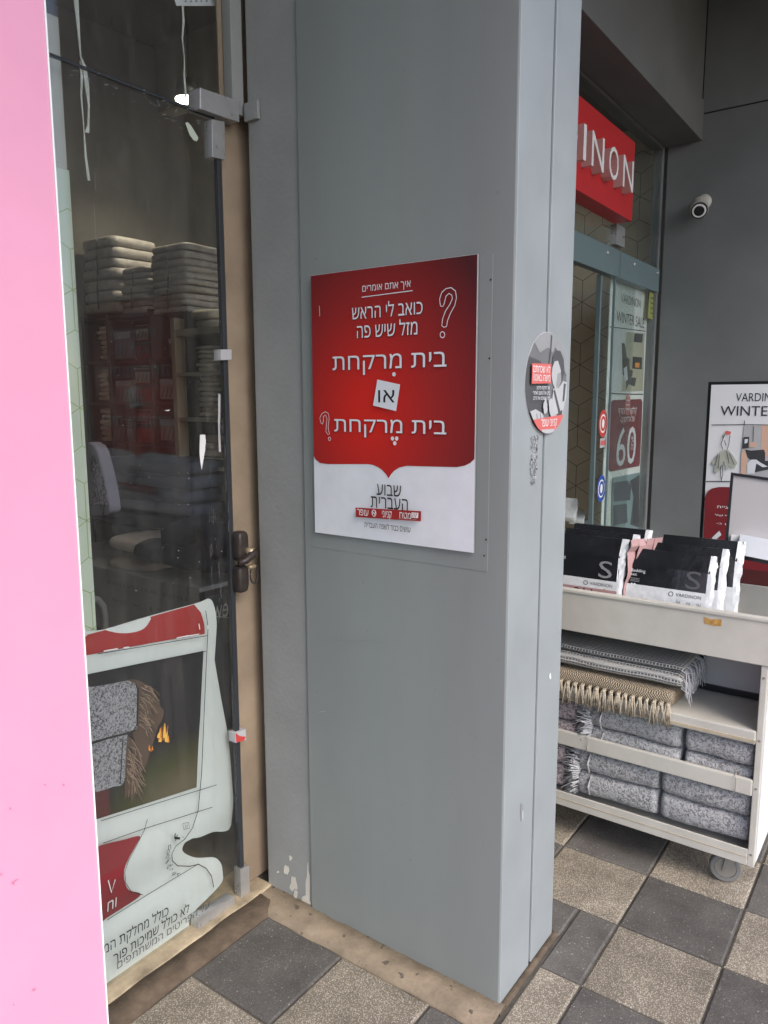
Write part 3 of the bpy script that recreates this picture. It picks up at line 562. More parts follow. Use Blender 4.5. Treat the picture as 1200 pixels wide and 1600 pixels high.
# lock body with lever and key ring
lk = Vector(at_x(371, 872, GX+.02)); LZ = lk.z
lock = MB(); 
lb = MB().soft((GX+.016, 1.578, LZ+.035), (.045, .044, .092), .5, 20, 14).build('lock_body', 'lock_brown', gd, smooth=True)
MB().soft((GX+.016, 1.576, LZ-.066), (.042, .044, .086), .5, 20, 14).build('lock_body', 'lock_brown', gd, smooth=True)
MB().tube([(GX+.02, 1.59, LZ+.02), (GX+.06, 1.592, LZ+.02)], .011, 12).build('lever_spindle', 'brass', lb, smooth=True)
MB().tube([(GX+.055, 1.604, LZ+.018), (GX+.057, 1.588, LZ+.010), (GX+.055, 1.562, LZ-.004), (GX+.050, 1.540, LZ-.008)], [.012, .013, .011, .009], 12).build('lever', 'lock_brown', lb, smooth=True)
kr = [Vector((GX+.045, 1.606+.016*math.cos(a), LZ-.055+.028*math.sin(a))) for a in [math.pi*2*k/20 for k in range(21)]]
MB().tube(kr, .0025, 6, caps=False).build('key_ring', 'rubber', gd, smooth=True)
MB().soft((GX+.042, 1.600, LZ-.030), (.02, .03, .014), .7).build('key_barrel', 'brass', gd, smooth=True)
# torn tape and old glue on the pane
gs = Sheet('x', GX+.0006, gd)
gs.pxpoly('tape_scrap', [(289, 192), (293, 191), (298, 196), (304, 206), (310, 216), (307, 221), (302, 219), (296, 211)], 'paper_green')
gs.pxpoly('tape_scrap', [(780, 573), (800, 573), (803, 600), (800, 632), (797, 650), (792, 680), (787, 710), (781, 680), (778, 640)], 'white', z2d)
gs.pxpoly('tape_scrap', [(851, 412), (860, 418), (858, 560), (862, 640), (853, 640), (850, 520)], 'pale_grey', z2d)
gs.pxpoly('tape_scrap', [(640, 478), (664, 475), (655, 481)], 'white', z2d)
random.seed(5)
for k in range(46):
    t_ = random.random(); bx_, by_ = 105+t_*205, 104+t_*78+random.uniform(-8, 30)*(1 if k % 3 else .3)
    gs.k = k % 6; a_ = random.uniform(-.5, 1.2); l_ = random.uniform(2, 8)
    gs.stroke('glue_smear', [(bx_, by_), (bx_+l_*math.cos(a_)*.5, by_+l_*.4*math.sin(a_)), (bx_+l_*math.cos(a_), by_+l_*math.sin(a_)*.8)], random.uniform(.0007, .0018), 'mid_grey')
for k in range(40):
    gs.k = k % 6; yy = random.uniform(540, 960); xx = 318+(yy-540)*.055+random.uniform(-12, 26); l_ = random.uniform(4, 26)
    gs.stroke('glue_smear', [(xx, yy), (xx+random.uniform(-1, 2), yy+l_*.6), (xx+random.uniform(-1, 2), yy+l_)], random.uniform(.0004, .0010), 'mid_grey')
for (p_, q_) in (((146, 320), (149, 374)), ((230, 312), (231, 332)), ((148, 296), (147, 268))): gs.stroke('glue_smear', [p_, q_], .0009, 'mid_grey')
for k in range(70):
    gs.k = k % 6; gs.pxpoly('dust_fleck', blob(random.uniform(120, 350), random.uniform(500, 930), random.uniform(.3, .8), random.uniform(.3, .9), 6, k), 'pale_grey')
# transom pane above
tp = thing('transom_window', 'fixed glass pane above the shop door with aluminium patch bracket', 'window', (GX, 1.0, DT))
box('pane', 'glass_door', (GX-.010, GX, .13, 1.575, DT+.004, 3.099), tp)
MB().box(GX-.009, GX-.001, .13, 1.548, DT-.003, DT+.003).build('pane_edge', 'rubber', tp)
br = quad_on_x('bracket', [(312.5, 136.5), (374, 158), (374, 191), (312.5, 170)], GX+.022, .05, 'steel', tp, bevel=.0015)
MB().box(GX+.022, GX+.075, 1.640, 1.6505, at_x(374, 191, GX+.022).z+.006, at_x(374, 160, GX+.022).z+.002).build('bracket_return', 'plaster_grey', br, bevel=.001)
# jamb
jb = thing('door_jamb', 'beige painted jamb between the glass door and the pillar', 'door frame', (GX-.05, 1.62, .03))
MB().box(GX-.032, GX-.025, 1.593, 1.80, .015, 3.09).build('post', 'beige_jamb', jb, bevel=.004)
MB().box(GX-.022, GX+.012, 1.607, 1.650, DT+.03, 3.09).build('grey_cover', 'plaster_grey', jb, bevel=.002)
# patterned paper strip inside the glass
hp = thing('patterned_paper', 'narrow pale green paper strip with hexagon lines inside the door glass', 'wallpaper', (-1.73, 1.1, .7))
MB().box(-1.746, -1.744, .80, 1.118, .06, at_x(110, 264, -1.73).z).build('sheet', 'paper_green', hp)
MB().box(-1.746, -1.7442, .80, 1.1135, at_x(110, 264, -1.73).z+.0005, at_x(90, 22, -1.73).z).build('plain_sheet', 'paper_plain', hp)
HS = Sheet('x', -1.744, hp); rhombille(HS, 'pattern_lines', (1.108, 1.585), .0955, .82, 1.117, .1, at_x(110, 264, -1.73).z-.003, .0022, 'line_green')
# strings
def ribbon(name, pxs, X, w_, m, label):
    mb = MB(); P_ = [at_x(px, py, X) for px, py in pxs]; vs = []; fs = []
    for i, p in enumerate(P_): hw = w_*(.6+.4*math.sin(i*1.7))*.5; vs += [p+Vector((0, -hw, 0)), p+Vector((.001, hw, 0)), p+Vector((-.0012, hw, 0)), p+Vector((-.0022, -hw, 0))]
    for i in range(len(P_)-1):
        for k in range(4): fs.append((i*4+k, i*4+(k+1) % 4, i*4+4+(k+1) % 4, i*4+4+k))
    mb.add(vs, fs); o = mb.build(name, m, None, smooth=False); tag(o, label, 'ribbon', 'white ribbons hanging behind the glass'); return o
ribbon('ribbon', [(118, -60), (119, 0), (123, 50), (126, 88), (132, 104), (136, 135), (139, 165), (138, 195), (136, 207)], -1.76, .012, 'string', 'thicker white ribbon hanging inside the glass beside the patterned strip')
ribbon('ribbon', [(126, 95), (128, 115), (127, 150), (131, 200), (134, 245), (139, 282)], -1.765, .007, 'string', 'thin lower tail of white ribbon ending below the door seam')
ribbon('ribbon', [(285, 6), (287, 30), (285, 60), (288, 90), (288, 120), (290, 145), (291, 162)], -1.76, .0055, 'string', 'thin twisted white ribbon hanging from the card near the lamp')
hc = thing('hanging_card', 'small white card hanging at the top of the transom glass', 'card', (-1.76, 1.5, 2.6))
q_ = [at_x(x_, y_, -1.758) for x_, y_ in ((270, -12), (337, -10), (336, 9), (276, 9))]; MB().prism(q_, (-.002, 0, 0)).build('card', 'offwhite', hc)
hs = Sheet('x', -1.758, hc)
for k in range(5): hs.pxpoly('print', blob(290+k*8, 2, 2, 1.5, 8, k), 'mid_grey')

# ------------------------------------------------------------------ curling vinyl banner inside the glass
BNX = -1.724
class Curl(Sheet):
    def p3(s, u, v, off):
        # u=y, v=z ; sheet bends away from the glass at its right side and at the bottom roll
        x = BNX - .02*max(0, (v-.92)/.12)**2*.6 + .005*math.sin((v-.1)*9) - .05*max(0, (u-1.42)/.12)**2*.3 + .003*math.exp(-((v-.33)/.05)**2) - .012*math.exp(-((v-.22)/.06)**2)
        return Vector((x+off, u, v))
    def poly(s, name, uvs, m, parent=None, back=False):
        # cut into strips so that the print follows the curl
        tri = tessellate_polygon([[Vector((u, v, 0)) for u, v in uvs]]); b = bmesh.new(); vs = [b.verts.new((u, v, 0)) for u, v in uvs]
        for t in tri:
            try: b.faces.new([vs[i] for i in t])
            except ValueError: pass
        v0 = min(v for u, v in uvs); v1 = max(v for u, v in uvs); c = .03; k = math.ceil(v0/c)
        while k*c < v1:
            bmesh.ops.bisect_plane(b, geom=b.verts[:]+b.edges[:]+b.faces[:], plane_co=(0, k*c, 0), plane_no=(0, 1, 0)); k += 1
        for uu in (1.15, 1.25, 1.35, 1.42, 1.46): bmesh.ops.bisect_plane(b, geom=b.verts[:]+b.edges[:]+b.faces[:], plane_co=(uu, 0, 0), plane_no=(1, 0, 0))
        b.verts.index_update(); o = s.off(); mb = MB(); mb.add([s.p3(v.co.x, v.co.y, o) for v in b.verts], [tuple(v.index for v in f.verts) for f in b.faces]); b.free()
        return mb.build(name, m, parent or s.root, smooth=True)
bn = thing('vinyl_banner', 'curling white sale banner with rug photo behind the left door glass', 'banner', (BNX, 1.2, .05))
C = Curl('x', BNX, bn); zC = zoomed(120, 900, 260/1200); zD = zoomed(0, 900, 480/1097)
def crom(P, n=5):
    out = []; m_ = len(P)
    for i in range(m_):
        p0, p1, p2, p3 = P[i-1], P[i], P[(i+1) % m_], P[(i+2) % m_]; L_ = math.hypot(p2[0]-p1[0], p2[1]-p1[1])
        if L_ > 110: out.append(p1); continue
        for k in range(n):
            t = k/n; out.append(tuple(.5*(2*p1[q]+(p2[q]-p0[q])*t+(2*p0[q]-5*p1[q]+4*p2[q]-p3[q])*t*t+(3*p1[q]-p0[q]-3*p2[q]+p3[q])*t**3) for q in (0, 1)))
    return out
def dn(pts, z, smooth=False): return [C.uv(*z(*p)) for p in (crom(pts) if smooth else pts)]
flap = dn([(770, 300), (835, 580), (842, 700), (847, 900), (760, 915), (680, 935), (560, 900), (540, 500), (700, 330)], zD, True); C.k = 0; C.poly('rear_flap', flap, 'vinyl')
sheet_o = dn([(250, 215), (310, 198), (380, 188), (530, 143), (700, 97), (750, 82), (768, 110), (775, 180), (768, 300), (768, 500), (765, 640), (755, 800), (722, 905), (680, 935), (655, 950), (648, 975), (665, 993), (705, 1008), (765, 1006), (790, 1025), (798, 1060), (795, 1095), (740, 1150), (700, 1190), (678, 1225), (676, 1260), (690, 1280), (560, 1360), (395, 1482), (280, 1560), (240, 1560)], zD, True)
C.k = 6; C.poly('sheet', sheet_o, 'vinyl')
C.k = 14
C.poly('red_band', dn([(250, 260), (310, 208), (380, 190), (530, 146), (690, 101), (712, 130), (722, 170), (724, 205), (600, 225), (460, 250), (330, 275), (250, 290)], zD), 'print_red')
C.poly('white_arc', dn([(375, 188), (450, 170), (529, 146), (526, 165), (500, 190), (450, 202), (405, 200)], zD, True), 'vinyl')
gl_ = at_x(285, 1215, BNX); radial('banner_photo', (.125, .10, .062), (.018, .016, .020), (BNX, gl_.y-.02, gl_.z-.03), (1, .30, .17), mid=(.058, .056, .022))
C.poly('photo', dn([(250, 362), (317, 345), (500, 308), (720, 265), (714, 500), (697, 752), (560, 797), (347, 865), (250, 890)], zD), 'banner_photo')
C.poly('table_print', dn([(250, 760), (388, 745), (388, 852), (250, 885)], zD), 'maroon_dark')
carpet('rug_photo', (.34, .335, .37), (.085, .08, .09), 150)
C.poly('rug_print', dn([(250, 405), (330, 392), (440, 372), (470, 372), (486, 400), (488, 530), (470, 550), (400, 570), (325, 590), (250, 600)], zD, True), 'rug_photo')
C.poly('rug_print', dn([(250, 612), (330, 598), (400, 575), (452, 566), (448, 640), (440, 735), (400, 752), (340, 770), (250, 780)], zD, True), 'rug_photo')
fr1 = [(448, 370), (480, 368), (520, 390), (552, 425), (565, 460), (580, 480), (575, 510), (560, 540), (545, 590), (520, 640), (500, 610), (480, 590), (470, 560), (488, 530), (488, 400)]
C.stroke('hem_print', [(474, 374), (484, 400), (486, 530), (472, 552)], .004, 'photo_black', zD); C.stroke('hem_print', [(436, 572), (432, 650), (426, 742)], .003, 'photo_black', zD); C.stroke('roll_shadow', [(250, 603), (330, 592), (400, 572), (470, 556)], .006, 'photo_black', zD)
C.poly('fringe_print', dn(fr1, zD, True), 'fringe_brown')
C.poly('fringe_print', dn([(450, 568), (480, 590), (505, 605), (532, 630), (520, 670), (500, 700), (480, 760), (468, 805), (455, 770), (440, 800), (442, 735)], zD), 'fringe_brown')
random.seed(9)
for k in range(130):
    C.k = 30+k % 8; t_ = random.random()
    if k % 2: a_ = (486+random.uniform(0, 20), 385+t_*150); b_ = (a_[0]+random.uniform(30, 85)*(1-t_*.5), a_[1]+random.uniform(15, 70))
    else: a_ = (446+random.uniform(0, 18), 580+t_*150); b_ = (a_[0]+random.uniform(5, 60), a_[1]+random.uniform(30, 90))
    C.stroke('fringe_strand', [a_, ((a_[0]+b_[0])/2+6, (a_[1]+b_[1])/2-6), b_], .0016, random.choice(['photo_black', 'strand_light', 'wood_brown', 'strand_light', 'wood_brown']), zD)
C.k = 42
random.seed(21)
for k in range(16):
    C.k = 42+k % 4; bx_, by_ = random.uniform(556, 594), random.uniform(572, 592); L_ = random.uniform(18, 62)*(1-abs(bx_-578)/40); c_ = ('ember', 'orange', 'ember', 'flame')[k % 4]
    C.poly('flame_print', dn([(bx_-5, by_), (bx_-4, by_-L_*.45), (bx_+2+random.uniform(-3, 4), by_-L_), (bx_+4, by_-L_*.4), (bx_+4, by_)], zD, True), c_)
for k in range(6):
    C.k = 42+k % 4; bx_, by_ = random.uniform(522, 540), random.uniform(615, 630); C.poly('flame_print', dn([(bx_-3, by_), (bx_, by_-random.uniform(8, 22)), (bx_+3, by_)], zD), ('ember', 'orange')[k % 2])
C.k = 48
C.poly('maroon_panel', dn([(250, 985), (357, 950), (420, 935), (482, 920), (470, 950), (440, 1000), (424, 1040), (428, 1080), (450, 1115), (495, 1133), (430, 1180), (370, 1218), (280, 1280)], zD, True), 'maroon')
C.stroke('drawn_line', [(720, 120), (726, 180), (722, 300), (718, 500), (707, 700), (690, 830), (668, 890), (640, 930), (608, 955), (596, 985), (602, 1010), (625, 1030), (670, 1032), (700, 1025), (725, 1038), (742, 1065), (750, 1105)], .0026, 'ink_black', zD)
for ln in ([(317, 345), (520, 306), (720, 264)], [(330, 272), (500, 245), (725, 208)], [(347, 867), (560, 800), (760, 740)], [(352, 945), (500, 893), (740, 817)], [(372, 1222), (520, 1130), (700, 1022)], [(510, 860), (497, 900), (470, 950), (438, 1005), (424, 1045), (430, 1085), (455, 1118), (500, 1133)]):
    C.stroke('drawn_line', ln, .0019, 'ink_black', zD)
for ln in ([(610, 216), (650, 208)], [(690, 165), (693, 185)], [(350, 262), (400, 253)], [(420, 250), (440, 247)], [(640, 210), (690, 202)], [(722, 170), (722, 185)]): C.stroke('white_dash', ln, .003, 'vinyl', zD)
C.stroke('white_letter', [(363, 1072), (378, 1118), (388, 1070)], .003, 'vinyl', zD); C.pxtext('וח', (368, 1155), (402, 1172), 'vinyl', zD, ref='ה')
path = [(622, 1049), (604, 1050), (589, 1042), (577, 1029), (569, 1014), (566, 997), (568, 980), (574, 965), (583, 952), (591, 942), (600, 932), (606, 922)]
for ch, (lx, ly), an in zip('vardinon', path, (170, 195, 215, 232, 250, 268, 285, 300)):
    u, v = C.uv(*zD(lx, ly)); C.text(ch, (u, v), (u+(.011 if ch not in 'ir' else .006), v+.014), 'ink_grey', ref='n', rot=math.radians(an+55), name='lettering')
C.pxtext('f', (612, 905), (634, 922), 'ink_black', zD, rot=math.radians(60), bold=.03); C.stroke('icon', [(628, 872), (648, 868), (651, 888), (631, 892)], .0018, 'ink_grey', zD, closed=True); C.stroke('icon', [(636, 878), (643, 876), (644, 884), (637, 886)], .0014, 'ink_grey', zD, closed=True)
C.stroke('drawn_line', [(622, 915), (634, 925)], .001, 'ink_grey', zD)
def slant(body, left, right, hgt, m, bold):
    a = C.uv(*zD(*left)); b = C.uv(*zD(*right)); L_ = math.hypot(b[0]-a[0], b[1]-a[1]); C.text(body, a, (a[0]+L_, a[1]+hgt), m, ref='ה', bold=bold, rot=math.atan2(b[1]-a[1], b[0]-a[0]))
slant('כולל מחלקת המיטה', (290, 1372), (580, 1196), .025, 'ink_black', .004)
slant('לא כולל שמיכות פוך', (385, 1368), (655, 1186), .025, 'ink_black', .016)
slant('על הפריטים המשתתפים', (398, 1390), (727, 1172), .020, 'ink_grey', .0)
# dark poster with reversed lettering behind the door edge
dp = thing('dark_poster', 'dark blue-grey poster with mirrored white letters beside the door edge', 'poster', (-1.86, 1.6, .55))
MB().box(-1.862, -1.858, at_x(322, 940, -1.858).y, at_x(322, 940, -1.858).y+.16, .50, at_x(345, 928, -1.858).z).build('sheet', 'night_blue', dp)
D = Sheet('x', -1.858, dp); D.pxtext('New', (331, 938), (372, 958), 'pale_grey', mirror=True, bold=.01); D.stroke('rule', [(338, 963), (366, 966)], .003, 'pale_grey'); D.pxtext('F', (352, 1008), (362, 1024), 'ink_dark', mirror=True)

# ================================================================== LEFT INTERIOR
IY = 2.45
def ib(x0, y0, x1, y1, Y=IY): a = at_y(x0, y0, Y); b = at_y(x1, y1, Y); return min(a.x, b.x), max(a.x, b.x), min(a.z, b.z), max(a.z, b.z)
du = thing('dark_shelf_unit', 'dark brown shelf unit full of towels and boxed linen inside the shop', 'shelf', (-3.3, IY+.2, .02))
sxl, sxr = at_y(118, 600, IY).x, at_y(291, 600, IY).x; stz = 2.055
sxl = max(sxl, -3.79)
upx = [sxl, at_y(170, 600, IY).x, at_y(235, 600, IY).x, sxr]
for x_ in upx: MB().box(x_, x_+.02, IY, IY+.34, .021, stz).build('upright', 'shelf_dark', du)
MB().box(sxl, sxr+.02, IY+.342, IY+.36, .021, stz).build('back_board', 'shelf_dark', du)
shz = [at_y(230, q, IY).z for q in (487, 560, 628, 692)] + [.95, .55, .15]
for k, z_ in enumerate(shz):
    for a_, b_ in zip(upx[:-1], upx[1:]): MB().box(a_+.0205, b_-.0005, IY+.003, IY+.34, z_-.018, z_).build('shelf', 'shelf_dark', du)
cu_ = thing('cream_shelf_unit', 'cream shelf rack with white towels right inside the glass door edge', 'shelf', (-2.9, IY+.1, .02))
cxl, cxr = at_y(284, 600, IY).x+.006, at_y(352, 600, IY).x+.15
for x_ in (cxl, cxr-.03): MB().box(x_, x_+.03, IY-.06, IY+.3, .021, at_y(300, 497, IY).z).build('upright', 'shelf_cream', cu_, bevel=.003)
cz = [at_y(310, q, IY-.06).z for q in (512, 581, 653, 728)]
for k, z_ in enumerate(cz): MB().box(cxl+.0305, cxr-.0305, IY-.058, IY+.3, z_-(.03 if k == 0 else .018), z_).build('shelf', 'shelf_cream', cu_, bevel=.002)
def towels(px0_, px1_, ptop, pbot, n_, m, Y, label, group, depth=.24):
    x0, x1, z0, z1_ = ib(px0_, ptop, px1_, pbot, Y); h = (z1_-z0)/n_
    for k in range(n_):
        o = MB().soft(((x0+x1)/2+random.uniform(-.006, .006), Y+.02+depth/2+random.uniform(-.01, .01), z0+h*(k+.5)), ((x1-x0)*random.uniform(.94, 1.03), depth, h*1.02), .42, 14, 8, .003, 20, k).build('folded_towel', m, None, smooth=True)
        tag(o, ('top', 'second', 'third', 'fourth', 'fifth', 'sixth', 'seventh', 'bottom')[n_-1-k] + ' towel ' + label, 'towel', group)
towels(144, 165, 509, 561, 7, 'towel_tan', IY, 'from the top in the upper tan stack on the dark shelf', 'tan towels, upper stack')
towels(144, 166, 577, 626, 7, 'towel_tan', IY, 'from the top in the middle tan stack on the dark shelf', 'tan towels, middle stack')
towels(147, 168, 638, 691, 6, 'towel_tan', IY, 'from the top in the lower tan stack on the dark shelf', 'tan towels, lower stack')
towels(297, 326, 540, 580, 6, 'towel_cream', IY-.06, 'from the top in the upper white pile on the cream rack', 'white towels, upper pile')
towels(300, 328, 588, 652, 8, 'towel_cream', IY-.06, 'from the top in the middle white pile on the cream rack', 'white towels, middle pile')
towels(304, 332, 680, 727, 4, 'towel_cream', IY-.06, 'from the top in the bottom white pile on the cream rack', 'white towels, bottom pile')
towels(290, 330, 484, 511, 2, 'towel_cream', IY-.06, 'of the white pair lying on top of the cream rack', 'white towels on the rack top')
boxes = [(170, 518, 198, 560, 'lavender', 'grey patterned boxed linen on the top shelf, left'), (203, 508, 228, 530, 'bundle', 'pale boxed linen on the top shelf above the red box'), (203, 531, 228, 562, 'maroon', 'dark red boxed linen on the top shelf'), (255, 528, 285, 556, 'cloth_grey', 'grey boxed linen on the top shelf, right'),
         (170, 594, 200, 628, 'cloth_grey', 'grey leaf-print boxed linen on the second shelf, left'), (203, 575, 229, 598, 'bundle', 'beige boxed linen on the second shelf above the red box'), (203, 599, 230, 628, 'print_red', 'bright red boxed linen on the second shelf'), (241, 592, 268, 624, 'duvet', 'tan boxed linen with diagonal flap on the second shelf'),
         (172, 655, 200, 690, 'dark_photo', 'dark boxed linen on the third shelf, left'), (205, 640, 230, 660, 'maroon', 'maroon boxed linen on the third shelf behind the red box'), (205, 661, 230, 692, 'print_red', 'red boxed linen on the third shelf'), (242, 655, 273, 690, 'duvet', 'tan boxed linen with white band on the third shelf')]
for (x0_, y0_, x1_, y1_, m_, lab) in boxes:
    a, b, z0, z1_ = ib(x0_, y0_, x1_, y1_); t = thing('linen_box', lab + ' of the dark unit', 'box', ((a+b)/2, IY+.1, z0)); MB().box(a, b, IY+.03, IY+.25, z0+.001, z1_).build('carton', m_, t, bevel=.004)
    sh_ = Sheet('y', IY+.03, t); sh_.poly('band', [(a+.004, z0+(z1_-z0)*.72), (b-.004, z0+(z1_-z0)*.72), (b-.004, z1_-.004), (a+.004, z1_-.004)], 'pale_grey' if m_ in ('duvet', 'cloth_grey', 'lavender') else 'shelf_dark')
    for k in range(3): sh_.stroke('print_line', None, .006, 'cloth_text' if m_ != 'print_red' else 'maroon', uvs=[(a+(b-a)*(.15+.25*k), z0+.01), (a+(b-a)*(.3+.25*k), z0+(z1_-z0)*.6)])
for (x0_, y0_, x1_, y1_, lab) in ((120, 374, 181, 432, 'large pale wrapped bundle at the upper left on top of the dark shelf'), (120, 422, 182, 486, 'wide pale wrapped bundle beneath the upper left one on the dark shelf'), (183, 419, 229, 450, 'pale wrapped bundle, upper middle of the pile on the dark shelf'), (181, 449, 228, 487, 'pale wrapped bundle, lower middle of the pile on the dark shelf'), (226, 385, 290, 425, 'topmost pale wrapped bundle at the right of the dark shelf'), (228, 420, 294, 453, 'middle pale wrapped bundle at the right of the dark shelf'), (228, 451, 292, 486, 'lowest pale wrapped bundle at the right of the dark shelf')):
    a, b, z0, z1_ = ib(x0_, y0_, x1_, y1_, IY-.02); t = thing('wrapped_bundle', lab, 'bundle', ((a+b)/2, IY+.12, z0), 'pale bundles on top of the dark shelf')
    nl_ = 4
    for q in range(nl_):
        hq = (z1_-z0)*.96/nl_; MB().soft(((a+b)/2+random.uniform(-.004, .004), IY+.13+random.uniform(-.006, .006), z0+hq*(q+.5)), ((b-a)*random.uniform(.93, .97), .29, hq*1.04), .33, 26, 10, .004, 14, x0_+q).build('folded_linen', 'bundle', t, smooth=True)
    xm = a+(b-a)*.55; MB().tube([(xm, IY-.022, z0+.02), (xm+.003, IY-.026, (z0+z1_)/2), (xm, IY-.02, z1_-.02)], .004, 6).build('tie', 'cloth_text', t, smooth=True)
for r_, (yt, yb_, rn) in enumerate(((512, 561, 'top'), (580, 628, 'second'), (643, 692, 'third'))):
    for k, (xp0, xp1) in enumerate(((171, 179), (179.5, 188), (189, 199), (239, 246), (247, 255), (256, 264), (265, 273), (274, 283))):
        a, b, z0, z1_ = ib(xp0, yt+random.uniform(-3, 5), xp1, yb_); o = MB().box(a+.001, b-.001, IY+.255, IY+.335, z0+.001, z1_).build('packed_sheet', ('shelf_dark', 'lavender', 'cloth_grey', 'maroon_dark', 'duvet', 'dark_photo')[(r_*3+k) % 6], None, bevel=.004)
        tag(o, ('first', 'second', 'third', 'fourth', 'fifth', 'sixth', 'seventh', 'eighth')[k] + ' upright packed sheet set from the left on the ' + rn + ' dark shelf', 'linen', 'upright packed sheets on the dark shelves')
# table with folded stuff
TBY = 1.95
ta, tb = -3.55, at_y(311, 905, TBY).x; tz = at_y(230, 902, TBY).z
tt = thing('display_table', 'table under a grey cloth with faint lettering inside the left window', 'table', ((ta+tb)/2, TBY+.2, .02))
MB().box(ta, tb, TBY, TBY+.5, tz-.02, tz).build('top', 'cloth_grey', tt, bevel=.006)
mb = MB(); n = 36
for i in range(n+1):
    x_ = ta+(tb-ta)*i/n; wv = .012*math.sin(i*.9)+.006*math.sin(i*2.3); mb.v += [Vector((x_, TBY-.004, tz-.004)), Vector((x_, TBY-.012+wv*.5, tz-.25)), Vector((x_, TBY-.02+wv, .04))]
for i in range(n):
    for k in range(2): mb.f.append((i*3+k, i*3+3+k, i*3+4+k, i*3+1+k))
mb.build('cloth', 'cloth_grey', tt, smooth=True)
for x_ in (ta+.04, tb-.06):
    for y_ in (TBY+.05, TBY+.45): MB().box(x_, x_+.03, y_, y_+.03, .021, tz-.021).build('leg', 'shelf_dark', tt)
TS = Sheet('y', TBY-.03, tt); TS.pxtext('sensitive skin', (168, 914), (292, 934), 'cloth_text'); TS.pxtext('60 X 120', (176, 940), (268, 956), 'cloth_text')
for k, (x0_, y0_, x1_, y1_, lab) in enumerate(((155, 837, 222, 872, 'upper cream folded duvet on the grey cloth table'), (155, 870, 222, 902, 'lower cream folded duvet on the grey cloth table'))):
    a, b, z0, z1_ = ib(x0_, y0_, x1_, y1_, TBY+.03); o = MB().soft(((a+b)/2, TBY+.2, (z0+z1_)/2), (b-a, .34, (z1_-z0)*1.02), .55, 28, 16, .008, 10, k).build('folded_duvet', 'duvet', None, smooth=True); tag(o, lab, 'duvet')
nvb = MB()
a, b, z0, z1_ = ib(203, 806, 335, 906, TBY-.02)
for k, (fx, fz, sx_, sz_) in enumerate(((.2, .25, .45, .45), (.55, .3, .7, .6), (.45, .6, .6, .5), (.8, .62, .4, .7), (.75, .2, .5, .4))): nvb.soft((a+(b-a)*fx, TBY+.12+.02*k, z0+(z1_-z0)*fz), ((b-a)*sx_, .3, (z1_-z0)*sz_), .6, 48, 28, .03, 9, k)
o = nvb.build('navy_bedding', 'navy', None, smooth=True); tag(o, 'crumpled navy blue bedding heaped on the grey cloth table', 'bedding')
a, b, z0, z1_ = ib(152, 712, 292, 812, TBY+.26)
bt = thing('blue_reflection_stack', 'blue-grey layers added for the blue reflection in the glass, behind the navy heap', 'bedding', ((a+b)/2, TBY+.4, tz))  # added layers in place of a blue reflection on the door glass
nl = 7
for k in range(nl):
    h_ = (z1_-tz-.003)/nl; MB().soft(((a+b)/2+random.uniform(-.02, .02), TBY+.40, tz+.002+h_*(k+.5)), ((b-a)*1.0, .26, h_*1.03), .3, 24, 10, .004, 9, k).build('reflection_layer', 'blue_cloth', bt, smooth=True)
o = thing('patterned_pillow', 'lavender pillow with dark branch print at the paper strip edge', 'pillow', at_y(150, 803, TBY-.04))
mb = MB(); mb.prism([at_y(x_, y_, TBY-.07) for x_, y_ in ((136, 690), (146, 696), (152, 706), (158, 728), (164, 752), (169, 780), (171, 800), (160, 806), (140, 806), (128, 760))], (0, .06, 0)); mb.build('pillow', 'lavender', o, bevel=.012, smooth=True)
sh_ = Sheet('y', TBY-.0705, o)
for k in range(26): q_ = random.random(); r_ = random.uniform(0, 14+q_*14); sh_.stroke('branch_print', [(140+q_*8+r_, 708+q_*92), (142+q_*8+r_, 713+q_*92), (140+q_*8+r_+random.uniform(-4, 4), 719+q_*90)], .005, 'ink_dark')
for k in range(6): sh_.stroke('branch_print', [(143+k*3.2, 716+k*13), (149+k*2.4, 726+k*12), (147+k*3.2, 738+k*11)], .004, 'ink_dark'); sh_.stroke('branch_print', [(150+k*2.4, 722+k*12), (153+k*2.4, 716+k*13)], .003, 'ink_dark')
rc = MB().box(-3.2, tb-.05, TBY-.12, TBY-.035, .30, .60).build('red_carton', 'maroon_dark', None, bevel=.006); tag(rc, 'dark red carton standing below the cloth table behind the banner', 'carton')
ch = thing('chair_frame', 'grey metal tube frame of a chair behind the banner, left', 'chair', (-2.2, 1.3, .02)); a_ = [at_x(x_, y_, -2.15) for x_, y_ in ((120, 938), (135, 934), (152, 937), (161, 948), (164, 965), (165, 1000), (168, 1100))]
MB().tube([p for p in a_] + [Vector((-2.15, a_[-1].y, .022))], .012, 10).build('tube', 'zinc', ch, smooth=True); MB().tube([p+Vector((-.35, 0, 0)) for p in a_] + [Vector((-2.5, a_[-1].y, .022))], .012, 10).build('tube', 'zinc', ch, smooth=True); MB().box(-2.52, -2.13, a_[-1].y-.42, a_[-1].y-.02, .45, .48).build('seat', 'cloth_grey', ch, bevel=.01)
